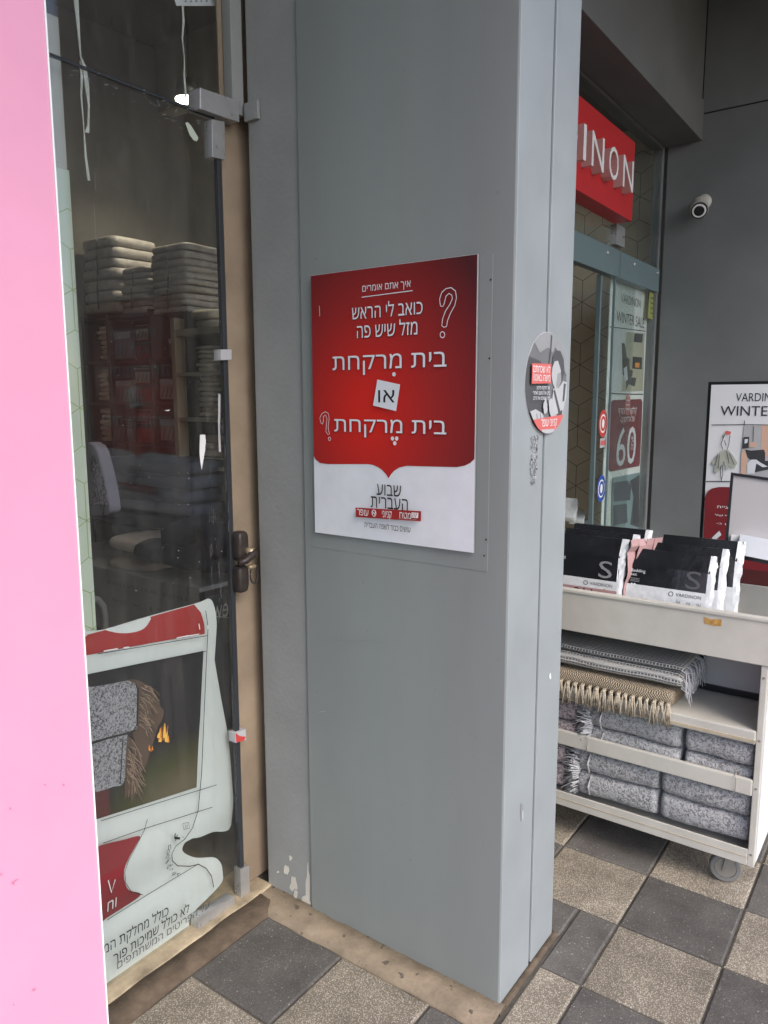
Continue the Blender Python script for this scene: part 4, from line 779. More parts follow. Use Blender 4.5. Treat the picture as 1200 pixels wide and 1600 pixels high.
# lit spotlight
lp = thing('ceiling_lamp', 'lit round spotlight glowing through the top of the door glass', 'lamp', at_x(292, 157, -3.1)); lpp = at_x(292, 157, -3.1)
MB().tube([lpp+Vector((0, 0, .0)), lpp+Vector((0, 0, .006))], .055, 20).build('bulb', 'lamp_glow', lp); MB().tube([lpp+Vector((0, 0, .007)), lpp+Vector((0, 0, .09))], [.06, .045], 20).build('housing', 'zinc', lp, smooth=True); MB().tube([lpp+Vector((0, 0, .09)), Vector((lpp.x, lpp.y, 3.6))], .008, 8).build('rod', 'zinc', lp)
pd = bpy.data.lights.new('lamp_light', 'SPOT'); pd.energy = 13; pd.color = (1, .9, .72); pd.spot_size = 2.4; pd.spot_blend = .8; pd.shadow_soft_size = .05; plo = bpy.data.objects.new('lamp_light', pd); COL.objects.link(plo); plo.parent = lp; plo.location = (0, 0, -.02)

# ================================================================== RIGHT ENTRANCE
en = thing('shop_entrance', 'glazed sliding shop entrance with blue-grey header beyond the pillar', 'shopfront', (GX, 4.5, 0))
box('transom_pane', 'glass_shop', (GX-.010, GX, 2.0, 5.66, 2.53, 3.33), en)
MB().box(GX-.04, GX+.012, 2.0, 5.69, 2.362, 2.522).build('header', 'header_teal', en, bevel=.002)
MB().box(GX-.06, GX+.006, 5.662, 5.699, .0, 3.344).build('frame_post', 'far_grey', en, bevel=.003)
MB().box(GX-.05, GX+.008, 2.0, 5.66, 3.326, 3.344).build('frame_top', 'lintel_grey', en, bevel=.002)
hd = Sheet('x', GX+.012, en); hd.stroke('header_joint', None, .004, 'rubber', uvs=[(4.86, 2.364), (4.86, 2.52)])
for q in ((948, 395), (990, 413), (1026, 427)):
    p = at_x(q[0], q[1], GX+.012); MB().soft((GX+.015, p.y, p.z), (.022, .026, .026), 1).build('bolt', 'steel', en, smooth=True)
ya, yb = at_x(962.5, 431, GX).y, 5.66
box('fixed_pane', 'glass_shop', (GX-.010, GX, ya, yb, .03, 2.36), en)
MB().box(GX-.012, GX+.002, ya-.012, ya-.001, .03, 2.36).build('pane_edge', 'header_teal', en)
yl0, yl1 = at_x(937, 425, GX-.03).y, at_x(954, 425, GX-.03).y
box('sliding_pane', 'glass_shop', (GX-.04, GX-.030, yl0+.03, yl1+.5, .03, 2.358), en)
MB().box(GX-.05, GX-.022, yl0+.008, yl0+.03, .03, 2.358).build('sliding_stile', 'header_teal', en, bevel=.002)
MB().box(GX-.05, GX+.02, 2.0, 5.66, .0, .028).build('track', 'alu', en)
MB().box(GX-.02, GX+.022, at_x(963, 370, GX+.02).y, at_x(976, 370, GX+.02).y, at_x(970, 385, GX+.02).z, at_x(970, 353, GX+.02).z).build('lock_fitting', 'steel', en, bevel=.002)
ds = Sheet('x', GX-.0295, en)
for (cx, cy, c_) in ((939.5, 662, 'sticker_red'), (936.5, 764, 'sticker_blue')):
    u, v = ds.uv(cx, cy); u += .03; r_ = .088
    ds.disc('door_sticker', (u, v), r_*.86, c_, r2=r_); ds.stroke('sticker_ring', None, .010, 'white', closed=True, uvs=[(u+.052*math.cos(a*.3927), v+.055*math.sin(a*.3927)) for a in range(16)]); ds.disc('sticker_ring', (u, v), .022, 'white', r2=.03)
u, v = ds.uv(941, 692); ds.poly('door_label', [(u-.05, v-.03), (u+.12, v-.03), (u+.12, v+.03), (u-.05, v+.03)], 'pale_grey'); ds.poly('door_label', [(u-.04, v-.015), (u+.05, v-.015), (u+.05, v+.015), (u-.04, v+.015)], 'sticker_coral')
# wallpaper inside
wp = thing('patterned_wall', 'tan wall with brown hexagon line pattern inside the entrance', 'wall', (-2.8, 6.55, .02))
WY = 5.95; box('panel', 'paper_tan', (-3.79, GX-.13, WY, WY+.05, .022, 3.595), wp); WS = Sheet('y', WY, wp); s0 = WS.uv(909.5, 472)
rhombille(WS, 'pattern_lines', s0, .163, -3.78, GX-.14, .1, 3.55, .0042, 'line_brown')
# sale poster hung inside the fixed pane
sp_ = thing('sale_poster', 'tall white sale poster with 60 on dark red inside the entrance glass', 'poster', (-1.79, 5.3, .03)); SPX = -1.752
MB().box(SPX-.004, SPX, at_x(948, 600, SPX).y, at_x(1012, 620, SPX).y, .35, at_x(990, 448, SPX).z).build('sheet', 'poster_paper', sp_); Z = Sheet('x', SPX, sp_); zz = zoomed(890, 400, 170/633)
Z.pxline('VARDINON', (298, 270), (298, 216), (412, 280), 'ink_dark', zz); Z.pxline('WINTER SALE', (272, 383), (272, 318), (434, 395), 'ink_dark', zz, bold=.008)
Z.stroke('rule', [(232, 412), (440, 438)], .006, 'ink_dark', zz); Z.pxpoly('photo', [(330, 440), (435, 450), (425, 785), (290, 790), (300, 600)], 'room_cream', zz); Z.pxpoly('photo', [(240, 420), (330, 432), (300, 795), (232, 795)], 'board_white', zz)
for pts, c_ in (([(365, 585), (420, 590), (418, 660), (362, 655)], 'ink_dark'), ([(380, 620), (405, 622), (403, 650), (378, 648)], 'orange'), ([(375, 450), (425, 455), (420, 505), (370, 500)], 'dark_photo'), ([(300, 505), (318, 510), (330, 590), (345, 600), (345, 660), (365, 665), (362, 700), (330, 710), (305, 690)], 'ink_dark'), ([(325, 700), (385, 710), (375, 760), (340, 745), (325, 780)], 'dark_photo'), ([(310, 655), (330, 640), (335, 720), (318, 730)], 'offwhite')): Z.pxpoly('photo_shape', pts, c_, zz)
Z.stroke('rule', [(225, 800), (425, 805)], .006, 'ink_dark', zz)
Z.pxpoly('red_panel', [(222, 860), (250, 838), (412, 832), (420, 850), (405, 1210), (400, 1222), (235, 1255), (214, 1230)], 'maroon', zz)
Z.pxline('קולקציית החורף', (280, 920), (280, 886), (385, 912), 'white', zz, ref='ה'); Z.pxline('של ורדינון ב-', (290, 968), (290, 938), (372, 962), 'white', zz, ref='ה'); Z.disc('red_seal', Z.uv(*zz(333, 865)), .055, 'sticker_coral', r2=.075)
for q in (-.03, 0, .03): u, v = Z.uv(*zz(333, 865)); Z.stroke('seal_line', None, .008, 'offwhite', uvs=[(u-.035, v+q), (u+.035, v+q)])
Z.pxtext('60', (272, 1000), (375, 1205), 'offwhite', zz); Z.pxtext('%', (352, 1050), (372, 1085), 'offwhite', zz); Z.pxtext('הנחה', (350, 1095), (372, 1125), 'offwhite', zz, ref='ה')
Z.pxpoly('photo', [(243, 1290), (405, 1258), (395, 1590), (238, 1590)], 'teal_photo', zz)
for pts, c_ in (([(245, 1320), (330, 1305), (350, 1340), (345, 1420), (250, 1430)], 'blue_cloth'), ([(245, 1450), (325, 1440), (330, 1550), (245, 1570)], 'blue_cloth'), ([(340, 1310), (400, 1270), (395, 1580), (345, 1560), (365, 1400)], 'dark_photo')): Z.pxpoly('photo_shape', pts, c_, zz)
yn = thing('yellow_notice', 'small yellow notice sheet stuck at the top right of the entrance glass', 'notice', (GX-.013, 5.5, 1.9)); YN = Sheet('x', GX-.0135, yn)
q_ = [at_x(x_, y_, GX-.0135) for x_, y_ in ((1015, 456), (1027, 461), (1024, 500), (1012, 497))]; MB().prism(q_, (-.001, 0, 0)).build('sheet', 'yellow', yn)
for k in range(4): YN.stroke('print_line', [(1016, 465+k*8), (1024, 468+k*8)], .008, 'olive')
# white packs inside on a low stand
ws = thing('inner_stand', 'low pale stand just inside the entrance below the patterned wall', 'stand', (-2.05, 4.9, .02)); MB().box(-2.15, -1.80, 3.6, 4.95, .70, .73).build('top', 'shelf_cream', ws, bevel=.003)
for x_ in (-2.13, -1.85):
    for y_ in (3.65, 4.9): MB().box(x_, x_+.03, y_, y_+.03, .021, .70).build('leg', 'shelf_cream', ws)
for k, (cx, cy, rx_, rz_, lab) in enumerate(((889, 796, 20, .6, 'white packet standing tilted inside the entrance'), (902, 808, 24, .15, 'white packet lying on the stand inside the entrance'), (912, 816, 20, -.1, 'lowest white packet at the edge of the inner stand'))):
    p = at_x(cx, cy, -1.95); o = MB().soft((0, 0, 0), (.11, .20, .045), .22, 24, 12, .012, 14, k).build('white_packet', 'pack_white', None, smooth=True); o.location = p; o.rotation_euler = (rz_, 0, .3); tag(o, lab, 'packet')
# red sign box with raised letters
sg = thing('shop_sign', 'red box sign with raised white letters over the entrance', 'sign', (GX+.06, 4.2, 2.72)); FX = GX+.115
sz0, sz1 = at_x(987, 346, FX).z, at_x(993, 223, FX).z; syr = (at_x(987, 346, FX).y+at_x(993, 223, FX).y)/2
LXF = FX+.055
yi0, yi1 = at_x(890+.2*110, 100+.2*600, LXF).y, at_x(890+.2*500, 100+.2*860, LXF).y
lz0, lz1 = at_x(890+.2*490, 100+.2*1005, LXF).z, at_x(890+.2*430, 100+.2*708, LXF).z
MB().box(GX+.006, FX, syr-1.95, syr, sz0, sz1).build('box', 'sign_red', sg, bevel=.003)
unit = (yi1-yi0)                                             # width taken by I N O N
LW = {'V': .29, 'A': .29, 'R': .24, 'D': .25, 'I': .048, 'N': .225, 'O': .19}
yy = yi1; out = []
gap = (unit - .07-.235-.205-.235*1.0)/3 if unit > .745 else .09
sc_ = unit/(.048+.225+.19+.225+3*.10); gap = .10*sc_
for ch_ in reversed('VARDINON'):
    wl = LW[ch_]*sc_; gp, gf = glyph_mesh(ch_, -.012); xs = [p[0] for p in gp]; ys = [p[1] for p in gp]; x0, x1, y0, y1 = min(xs), max(xs), min(ys), max(ys)
    cnt = {}
    for f in gf:
        for i in range(len(f)): k_ = (f[i], f[(i+1) % len(f)]); cnt[tuple(sorted(k_))] = cnt.get(tuple(sorted(k_)), []) + [k_]
    gv = [Vector((p[0], p[1])) for p in gp]; fl_ = [[gv[i] for i in f] for f in gf]; ed = [(gv[v[0][0]], gv[v[0][1]]) for v in cnt.values() if len(v) == 1]
    mp_ = lambda c, x_: Vector((x_, yy-wl+(c.x-x0)/(x1-x0)*wl, lz0+(c.y-y0)/(y1-y0)*(lz1-lz0)))
    mf = MB(); ms = MB()
    for f in fl_: mf.add([mp_(c, LXF) for c in f], [tuple(range(len(f)))])
    for c0, c1 in ed: ms.add([mp_(c0, FX), mp_(c1, FX), mp_(c1, LXF), mp_(c0, LXF)], [(0, 1, 2, 3)])
    lo = mf.build('letter', 'letter_white', sg); ms.build('letter_return', 'letter_side', lo); yy -= wl+gap
# security camera
cp = at_y(1095, 322, 5.58)
cc = thing('security_camera', 'small white bullet security camera on the dark grey far wall', 'camera', (cp.x, 5.7, cp.z))
MB().tube([(cp.x-.01, 5.7, cp.z+.05), (cp.x-.01, 5.685, cp.z+.05)], .05, 20).build('base', 'cctv_body', cc, smooth=True)
MB().tube([(cp.x-.01, 5.69, cp.z+.05), (cp.x-.005, 5.63, cp.z+.045), (cp.x, 5.60, cp.z+.01)], .018, 10).build('arm', 'cctv_body', cc, smooth=True)
ax = Vector((.22, -.85, -.48)).normalized(); c0 = Vector((cp.x-.02, 5.62, cp.z+.02))
cb = MB().tube([c0, c0+ax*.01, c0+ax*.13], [.05, .058, .058], 24).build('body', 'cctv_body', cc, smooth=False)
MB().tube([c0+ax*.1305, c0+ax*.14], .054, 24).build('front_ring', 'ink_dark', cb); MB().tube([c0+ax*.1405, c0+ax*.143], [.044, .042], 24).build('lens_rim', 'white', cb); MB().tube([c0+ax*.1435, c0+ax*.146], [.033, .026], 24).build('lens', 'lens', cb)
# winter sale board standing at the back
WB = 3.8
wb = thing('sale_board', 'white sale board with black edge standing behind the trolley', 'sign', (-.5, WB, 0)); wx0 = at_y(1103, 730, WB).x; wz1 = at_y(1112, 600, WB).z
MB().box(wx0-.012, wx0+.78, WB+.002, WB+.02, .03, wz1+.01).build('frame', 'frame_black', wb, bevel=.002); MB().box(wx0+.003, wx0+.765, WB-.001, WB+.0015, .05, wz1-.004).build('face', 'board_white', wb)
MB().tube([(wx0+.38, WB+.02, 1.2), (wx0+.38, WB+.45, .0)], .012, 8).build('prop', 'frame_black', wb)
for q in (.05, .7): MB().box(wx0+q, wx0+q+.03, WB-.02, WB+.05, 0, .03).build('foot', 'frame_black', wb)
B = Sheet('y', WB-.0012, wb); zE = zoomed(1080, 580, .2)
u0, v0 = B.uv(*zE(348, 236)); u1, v1 = B.uv(*zE(545, 170)); cw = (u1-u0)/3.55
B.text('VARDINON', (u0, v0), (u0+cw*7.3, v1), 'ink_dark'); u2, v2 = B.uv(*zE(228, 347)); u3, v3 = B.uv(*zE(585, 272)); B.text('WINTER SALE', (u2, v2), (u2+(u3-u2)*2.03, v3), 'ink_dark', bold=.012)
B.stroke('rule', [(160, 420), (330, 418), (400, 417), (600, 420)], .004, 'ink_grey', zE); B.stroke('rule', [(105, 861), (330, 862), (600, 866)], .005, 'ink_grey', zE); B.stroke('rule', [(417, 385), (417, 430)], .003, 'ink_grey', zE)
B.pxpoly('room_photo', [(415, 424), (640, 424), (640, 860), (385, 860), (392, 640)], 'pale_grey', zE); B.pxpoly('room_wall', [(552, 424), (640, 424), (640, 700), (545, 640)], 'peach', zE); B.pxpoly('room_wall', [(392, 640), (430, 600), (440, 700), (420, 860), (385, 860)], 'peach', zE)
B.pxpoly('armchair', [(422, 612), (470, 620), (570, 612), (580, 640), (578, 700), (640, 700), (640, 760), (500, 790), (470, 700), (440, 670)], 'dark_photo', zE); B.pxpoly('blanket', [(440, 720), (470, 690), (510, 690), (545, 715), (600, 745), (560, 750), (510, 720), (495, 800), (438, 800)], 'offwhite', zE)
B.pxpoly('picture', [(410, 515), (455, 512), (450, 600), (400, 606)], 'dark_photo', zE); B.pxpoly('picture', [(420, 530), (445, 530), (440, 560), (418, 565)], 'offwhite', zE); B.pxpoly('lamp_print', blob(485, 575, 28, 22, 14, 4), 'peach', zE); B.stroke('lamp_cord', [(490, 430), (485, 550)], .003, 'ink_grey', zE)
B.pxpoly('sketch_skirt', [(250, 615), (290, 612), (330, 660), (362, 715), (340, 760), (300, 740), (280, 775), (255, 700), (235, 760), (205, 795), (180, 785), (185, 740), (160, 715), (210, 650)], 'sketch_green', zE); B.pxpoly('sketch_flower', blob(285, 482, 22, 20, 12, 9), 'sticker_coral', zE)
for ln in ([(265, 490), (250, 530), (235, 570), (250, 612)], [(305, 500), (298, 560), (285, 610)], [(245, 500), (252, 520)], [(235, 740), (232, 800), (238, 860)], [(245, 730), (250, 800), (236, 860)], [(262, 540), (275, 580)], [(210, 650), (190, 740)], [(300, 640), (340, 730)], [(280, 620), (300, 720)], [(225, 650), (215, 760)]): B.stroke('sketch_line', ln, .0032, 'ink_grey', zE)
B.pxpoly('red_panel', [(110, 990), (135, 935), (165, 915), (220, 903), (640, 905), (640, 1580), (340, 1585), (100, 1580), (96, 1400), (105, 1180)], 'maroon', zE)
B.pxtext('קולקציית', (205, 1048), (420, 1082), 'white', zE, ref='ה', bold=.012); B.pxtext('החורף של', (190, 1115), (410, 1145), 'white', zE, ref='ה', bold=.012); B.pxtext('ורדינון ב-', (200, 1180), (400, 1207), 'white', zE, ref='ה', bold=.012)
B.pxtext('60', (135, 1235), (420, 1560), 'offwhite', zE, bold=.01)
wl_ = B.uv(*zE(100, 1600)); B.poly('lower_photo', [(wx0+.12, wl_[1]-.09), (wx0+.74, wl_[1]-.09), (wx0+.74, wl_[1]+.06), (wx0+.12, wl_[1]+.06)], 'maroon_dark'); B.poly('white_band', [(wx0+.01, wl_[1]-.16), (wx0+.76, wl_[1]-.16), (wx0+.76, wl_[1]-.095), (wx0+.01, wl_[1]-.095)], 'board_white'); B.poly('red_band', [(wx0+.01, .2), (wx0+.76, .2), (wx0+.76, wl_[1]-.165), (wx0+.01, wl_[1]-.165)], 'maroon')

# ================================================================== TROLLEY
TF = 2.5; X0, X1 = -1.52, -.355; YB = 2.99
tr = thing('trolley', 'cream wooden display trolley on castors beside the pillar', 'trolley', ((X0+X1)/2, 2.75, 0))
rail = MB().box(X0-.01, X1+.06, TF-.004, TF+.014, .79, .928).build('front_board', 'trolley_cream', tr, bevel=.003)
MB().box(X0-.012, X1+.062, TF-.009, TF+.018, .928, .942).build('board_cap', 'trolley_cream', rail, bevel=.004)
RS = Sheet('y', TF-.004, rail); zR = zoomed(860, 950, 340/1200)
RS.pxpoly('peeled_patch', [(848, 48), (885, 62), (945, 62), (943, 100), (900, 98), (850, 85)], 'patch_ochre', zR); RS.pxpoly('chip', blob(296, -100, 6, 4, 10, 2), 'patch_ochre', zR)
MB().box(X0, X1, YB-.016, YB, .79, .93).build('rear_board', 'trolley_cream', tr, bevel=.003)
MB().box(X0+.001, X1+.04, TF+.0145, YB-.0165, .792, .806).build('tray_floor', 'trolley_cream', tr)
for x_ in (X0, X1-.02): 
    pn = MB().box(x_, x_+.02, TF+.001, YB, .118, .789).build('end_panel', 'trolley_cream', tr, bevel=.003)
MB().box(X1+.0005, X1+.003, TF+.02, YB-.02, .13, .785).build('outer_face', 'board_white', pn)
sh1 = MB().box(X0+.0205, X1-.0205, TF-.003, YB-.002, .53, .574).build('shelf', 'trolley_cream', tr, bevel=.005)
MB().box(X0+.0205, X1-.0205, TF-.006, TF-.003, .536, .546).build('shelf_edge', 'trolley_edge', sh1)
MB().box(X0+.0205, X1-.0205, TF-.002, TF+.014, .357, .411).build('retaining_rail', 'trolley_cream', tr, bevel=.004)
bd_ = MB().box(X0+.0205, X1-.0205, TF+.004, YB-.002, .126, .150).build('bottom_deck', 'trolley_cream', tr, bevel=.003)
MB().box(X0+.0205, X1-.0205, TF-.003, TF+.0035, .122, .176).build('deck_lip', 'trolley_cream', bd_, bevel=.002)
MB().box(X0+.0205, X1-.0205, TF-.0045, TF-.003, .149, .1515).build('lip_groove', 'trolley_edge', bd_)
MB().box(X0+.0205, X1-.0205, YB-.0015, YB+.004, .12, .789).build('rear_panel', 'trolley_cream', tr)
for px_ in (917, 1152):
    x_ = at_y(px_, 1180, TF).x; MB().tube([(x_, TF-.005, .353), (x_+.003, TF-.007, .38), (x_-.001, TF-.006, .414), (x_-.002, TF+.016, .415)], .0014, 6).build('cord_loop', 'trolley_cream', tr, smooth=True)
for x_, z_ in ((X1-.010, .16), (X1-.010, .545), (X1-.010, .385), (X1-.010, .75)): MB().tube([(x_, TF+.0012, z_), (x_, TF-.0008, z_)], .0038, 10).build('screw', 'zinc', tr)
def caster(x_, y_, a):
    rt = Matrix.Rotation(a, 4, 'Z'); o3 = Vector((x_, y_, 0)); wv = lambda p: rt @ Vector(p) + o3
    ws_ = MB(); seg = 28
    prof = [(-.014, .034), (-.014, .046), (-.010, .050), (.010, .050), (.014, .046), (.014, .034)]
    for k in range(seg):
        an = 2*math.pi*k/seg
        for px_, r_ in prof: ws_.v.append(wv((r_*math.cos(an), px_, .052+r_*math.sin(an))))
    for k in range(seg):
        for q in range(6): j = (k+1) % seg; ws_.f.append((k*6+q, k*6+(q+1) % 6, j*6+(q+1) % 6, j*6+q))
    c = ws_.build('castor_wheel', 'rubber_grey', tr, smooth=False)
    MB().tube([wv((0, -.0125, .052)), wv((0, .0125, .052))], .033, 24).build('hub', 'zinc', c); MB().tube([wv((0, -.022, .052)), wv((0, .022, .052))], .008, 12).build('axle', 'zinc', c)
    f = MB()
    for s_ in (-1, 1): f.prism([wv((-.012, s_*.018, .045)), wv((.012, s_*.018, .045)), wv((.034, s_*.018, .112)), wv((.0, s_*.018, .112))], rt @ Vector((0, s_*.003, 0)))
    f.add([wv(p) for p in ((-.002, -.021, .108), (.05, -.021, .108), (.05, .021, .108), (-.002, .021, .108), (-.002, -.021, .119), (.05, -.021, .119), (.05, .021, .119), (-.002, .021, .119))], [(3, 2, 1, 0), (4, 5, 6, 7), (0, 1, 5, 4), (1, 2, 6, 5), (2, 3, 7, 6), (3, 0, 4, 7)])
    f.build('castor_fork', 'zinc', c)
    MB().box(x_-.02, x_+.07, y_-.04, y_+.04, .1192, .1258).build('castor_plate', 'zinc', c)
caster(at_y(1134, 1345, 2.57).x, 2.57, .25)
for x_, y_ in ((-1.42, 2.57), (-1.42, 2.92), (-.44, 2.92)): caster(x_, y_, 2.4)
# ------------------------------------------------------------------ rugs
def rug(x0, x1, z0, z1_, m, label, seed, fringe=False, y0=2.517):
    t = thing('folded_rug', label, 'rug', ((x0+x1)/2, y0, z0), 'rugs folded in the trolley'); mb = MB(); nx = 46; yd = .40; zm = z0+(z1_-z0)*.52
    prof = []
    def lobe(za, zb, rev=False):
        r = (zb-za)/2; pts = []
        for k in range(17):
            a = -math.pi/2 + math.pi*k/16; sx = math.copysign(abs(math.cos(a))**.55, math.cos(a)); sy = math.copysign(abs(math.sin(a))**.75, math.sin(a)); pts.append((y0+.05-.05*sx, (za+zb)/2+r*sy))
        return pts
    prof = [(y0+yd, z0)] + lobe(z0, zm-.003) + [(y0+.09, zm-.001)] + lobe(zm, z1_) + [(y0+yd, z1_)]
    n = len(prof)
    for i in range(nx+1):
        tx = i/nx; xx = x0+(x1-x0)*tx
        for (py_, pz_) in prof:
            p = Vector((xx, py_, pz_)); d = mnoise.noise(Vector((xx*7+seed, py_*7, pz_*7)))*.008 + mnoise.noise(p*60)*.0022; endr = .012*(max(0, abs(tx-.5)*2-.88)/.12)**2
            p.y += d*(1 if py_ < y0+.2 else 0) + endr; p.z = max(z0+.0005, min(z1_, pz_ + d*.5*(1 if pz_ < z1_-.001 else -1))); mb.v.append(p)
    for i in range(nx):
        for k in range(n-1): mb.f.append((i*n+k, (i+1)*n+k, (i+1)*n+k+1, i*n+k+1))
    mb.f.append(tuple(range(n))); mb.f.append(tuple(reversed([nx*n+k for k in range(n)])))
    mb.build('pile', m, t, smooth=True)
    if fringe:
        fm = MB(); rnd = random.Random(seed)
        for q in range(240):
            zz_ = z0+.01+(z1_-z0-.02)*rnd.random(); yv = y0+.02+rnd.random()*.05-.03*math.sin(math.pi*(zz_-z0)/(z1_-z0)); L_ = rnd.uniform(.03, .065); p0 = Vector((x0+.012, yv, zz_)); dz = (zz_-(z0+z1_)/2)*.55
            fm.tube([p0, p0+Vector((-L_*.5, -.008+rnd.uniform(-.012, .004), dz*.5+rnd.uniform(-.006, .006))), p0+Vector((-L_, rnd.uniform(-.015, .008), dz-.012+rnd.uniform(-.012, .008)))], [.0017, .0015, .0008], 4)
        f_ = fm.build('fringe', 'fringe_grey', t); f_['kind'] = 'stuff'
        bx_ = MB().tube([(x0+.055, y0-.004, z0+.012), (x0+.05, y0-.009, (z0+zm)/2), (x0+.055, y0-.003, zm-.008)], .004, 6); bx_.tube([(x0+.05, y0-.004, zm+.008), (x0+.045, y0-.009, (zm+z1_)/2), (x0+.05, y0-.004, z1_-.006)], .004, 6); bx_.build('hem', 'fringe_grey', t, smooth=True)
xa = lambda px_, py_: at_y(px_, py_, 2.52).x
g1, g2 = xa(1028, 1260), xa(1066, 1170)
rug(xa(893, 1190)+.02, g1-.006, .1765, .348, 'rug_grey', 'light grey folded rug with fringe, bottom row of the trolley', 1, True)
rug(g1+.006, X1-.026, .1765, .352, 'rug_grey', 'light grey folded rug without fringe, bottom row at the trolley end', 2)
rug(xa(928, 1130)-.02, g2-.008, .353, .522, 'rug_grey', 'light grey folded rug with fringe, upper row under the shelf', 3, True)
rug(g2+.008, X1-.026, .356, .520, 'rug_grey', 'light grey folded rug without fringe, upper row at the trolley end', 4)
rug(X0+.03, xa(893, 1190)-.035, .1765, .346, 'rug_pink', 'pinkish grey folded rug, bottom row next to the pillar', 5)
rug(X0+.03, xa(928, 1130)-.075, .350, .519, 'rug_pink', 'pinkish grey folded rug, upper row next to the pillar', 6)
# ------------------------------------------------------------------ throws on the middle shelf
def slab(name, x0, x1, y0, y1, z0, z1_, m, parent, seed, droop=0.0, rnd=.5):
    mb = MB(); nx, nn = 44, 20
    for i in range(nx+1):
        xx = x0+(x1-x0)*i/nx; e_ = 1-.25*(max(0, abs(2*i/nx-1)-.93)/.07)**2
        for k in range(nn):
            a = 2*math.pi*k/nn; sx = math.copysign(abs(math.cos(a))**rnd, math.cos(a)); sz = math.copysign(abs(math.sin(a))**rnd, math.sin(a)); p = Vector((xx, (y0+y1)/2+(y1-y0)/2*sx, (z0+z1_)/2+(z1_-z0)/2*sz*e_))
            d = mnoise.noise(Vector((xx*6+seed, p.y*8, p.z*8)))*.006
            p.y += d; p.z = max(z0+.0004, p.z + d*.6 - droop*max(0, (y0+.03-p.y))); mb.v.append(p)
    for i in range(nx):
        for k in range(nn): mb.f.append((i*nn+k, (i+1)*nn+k, (i+1)*nn+(k+1) % nn, i*nn+(k+1) % nn))
    mb.f.append(tuple(range(nn))); mb.f.append(tuple(reversed([nx*nn+k for k in range(nn)])))
    return mb.build(name, m, parent, smooth=True)
tx1 = at_y(1052, 1075, 2.515).x
bth = thing('beige_throw', 'beige woven throw with knotted tassels over the trolley shelf edge', 'throw', (-1.0, 2.6, .575))
slab('folded_cloth', -1.44, tx1, 2.505, 2.80, .5755, .640, 'throw_beige', bth, 1)
rnd = random.Random(4)
tpx = [878 + k*11.2 for k in range(-3, 16)]
tas = []
for k, q in enumerate(tpx):
    xk = at_y(q, 1050+(q-878)*.2, 2.50).x
    if xk > tx1-.005: continue
    me_ = MB(); ln = rnd.uniform(.058, .078)
    for s_ in range(9):
        dx = rnd.uniform(-.010, .010); b0 = Vector((xk+dx*.35, 2.503, .603)); me_.tube([b0, b0+Vector((dx*.3, -.016, -.004)), b0+Vector((dx*.8, -.022, -ln*.45)), b0+Vector((dx*1.35+rnd.uniform(-.004, .004), -.020+rnd.uniform(-.004, .004), -ln*rnd.uniform(.85, 1.08)))], [.0030, .0030, .0024, .0018], 5)
    me_.soft((xk, 2.488, .598), (.012, .012, .012), 1, 8, 6); me_.build('tassel', 'tassel', bth, smooth=True)
gth = thing('grey_throw', 'grey and white striped throw with short fringe lying on the beige throw', 'throw', (-1.0, 2.65, .64))
gx1 = at_y(1072, 1040, 2.56).x
slab('folded_cloth', -1.44, gx1, 2.520, 2.83, .6405, .700, 'throw_grey', gth, 7, rnd=.6)
slab('upper_fold', -1.44, gx1-.004, 2.535, 2.83, .7003, .722, 'throw_grey', gth, 9, rnd=.6)
fm = MB()
for q in range(120):
    yv = rnd.uniform(2.525, 2.80); zv = rnd.uniform(.65, .715); p0 = Vector((gx1-.006, yv, zv)); L_ = rnd.uniform(.02, .045); fm.tube([p0, p0+Vector((L_*.5, rnd.uniform(-.01, .004), -.008)), p0+Vector((L_*.7, rnd.uniform(-.012, .006), max(-.06, -.02-rnd.random()*.05)))], [.002, .0018, .001], 4)
f_ = fm.build('fringe', 'fringe_grey', gth); f_['kind'] = 'stuff'
# small framed panel on the shelf
fy = 2.77
fp = thing('shelf_frame', 'black framed grey panel standing on the trolley shelf below the board', 'frame', (-.5, fy, .575)); fx0, fx1 = at_y(1092, 1080, fy).x, at_y(1193, 1080, fy).x; fz0 = .5755
MB().box(fx0, fx1, fy, fy+.02, fz0, fz0+.022).build('rail', 'frame_black', fp, bevel=.001); MB().box(fx0, fx1, fy, fy+.02, .772, .786).build('rail', 'frame_black', fp, bevel=.001)
for x_ in (fx0, fx1-.013): MB().box(x_, x_+.013, fy+.0005, fy+.0195, fz0+.0222, .7718).build('stile', 'frame_black', fp)
MB().box(fx0+.0131, fx1-.0131, fy+.008, fy+.014, fz0+.0222, .7718).build('panel', 'frame_panel', fp)
MB().prism([(fx0-.005, fy+.02, .74), (fx0+.008, fy+.02, .755), (fx0+.055, fy+.14, fz0+.012), (fx0+.045, fy+.14, fz0)], (-.012, 0, 0)).build('strut', 'frame_black', fp)
kk = MB().box(-.86, -.66, 2.845, 2.98, .5755, .70).build('dark_box', 'dark_photo', None, bevel=.004); tag(kk, 'dark grey box behind the grey throw on the trolley shelf', 'box')
kk = MB().box(-1.02, -.88, 2.85, 2.98, .5755, .745).build('white_carton', 'pack_white', None, bevel=.004); tag(kk, 'white carton behind the grey throw next to the dark box', 'carton')
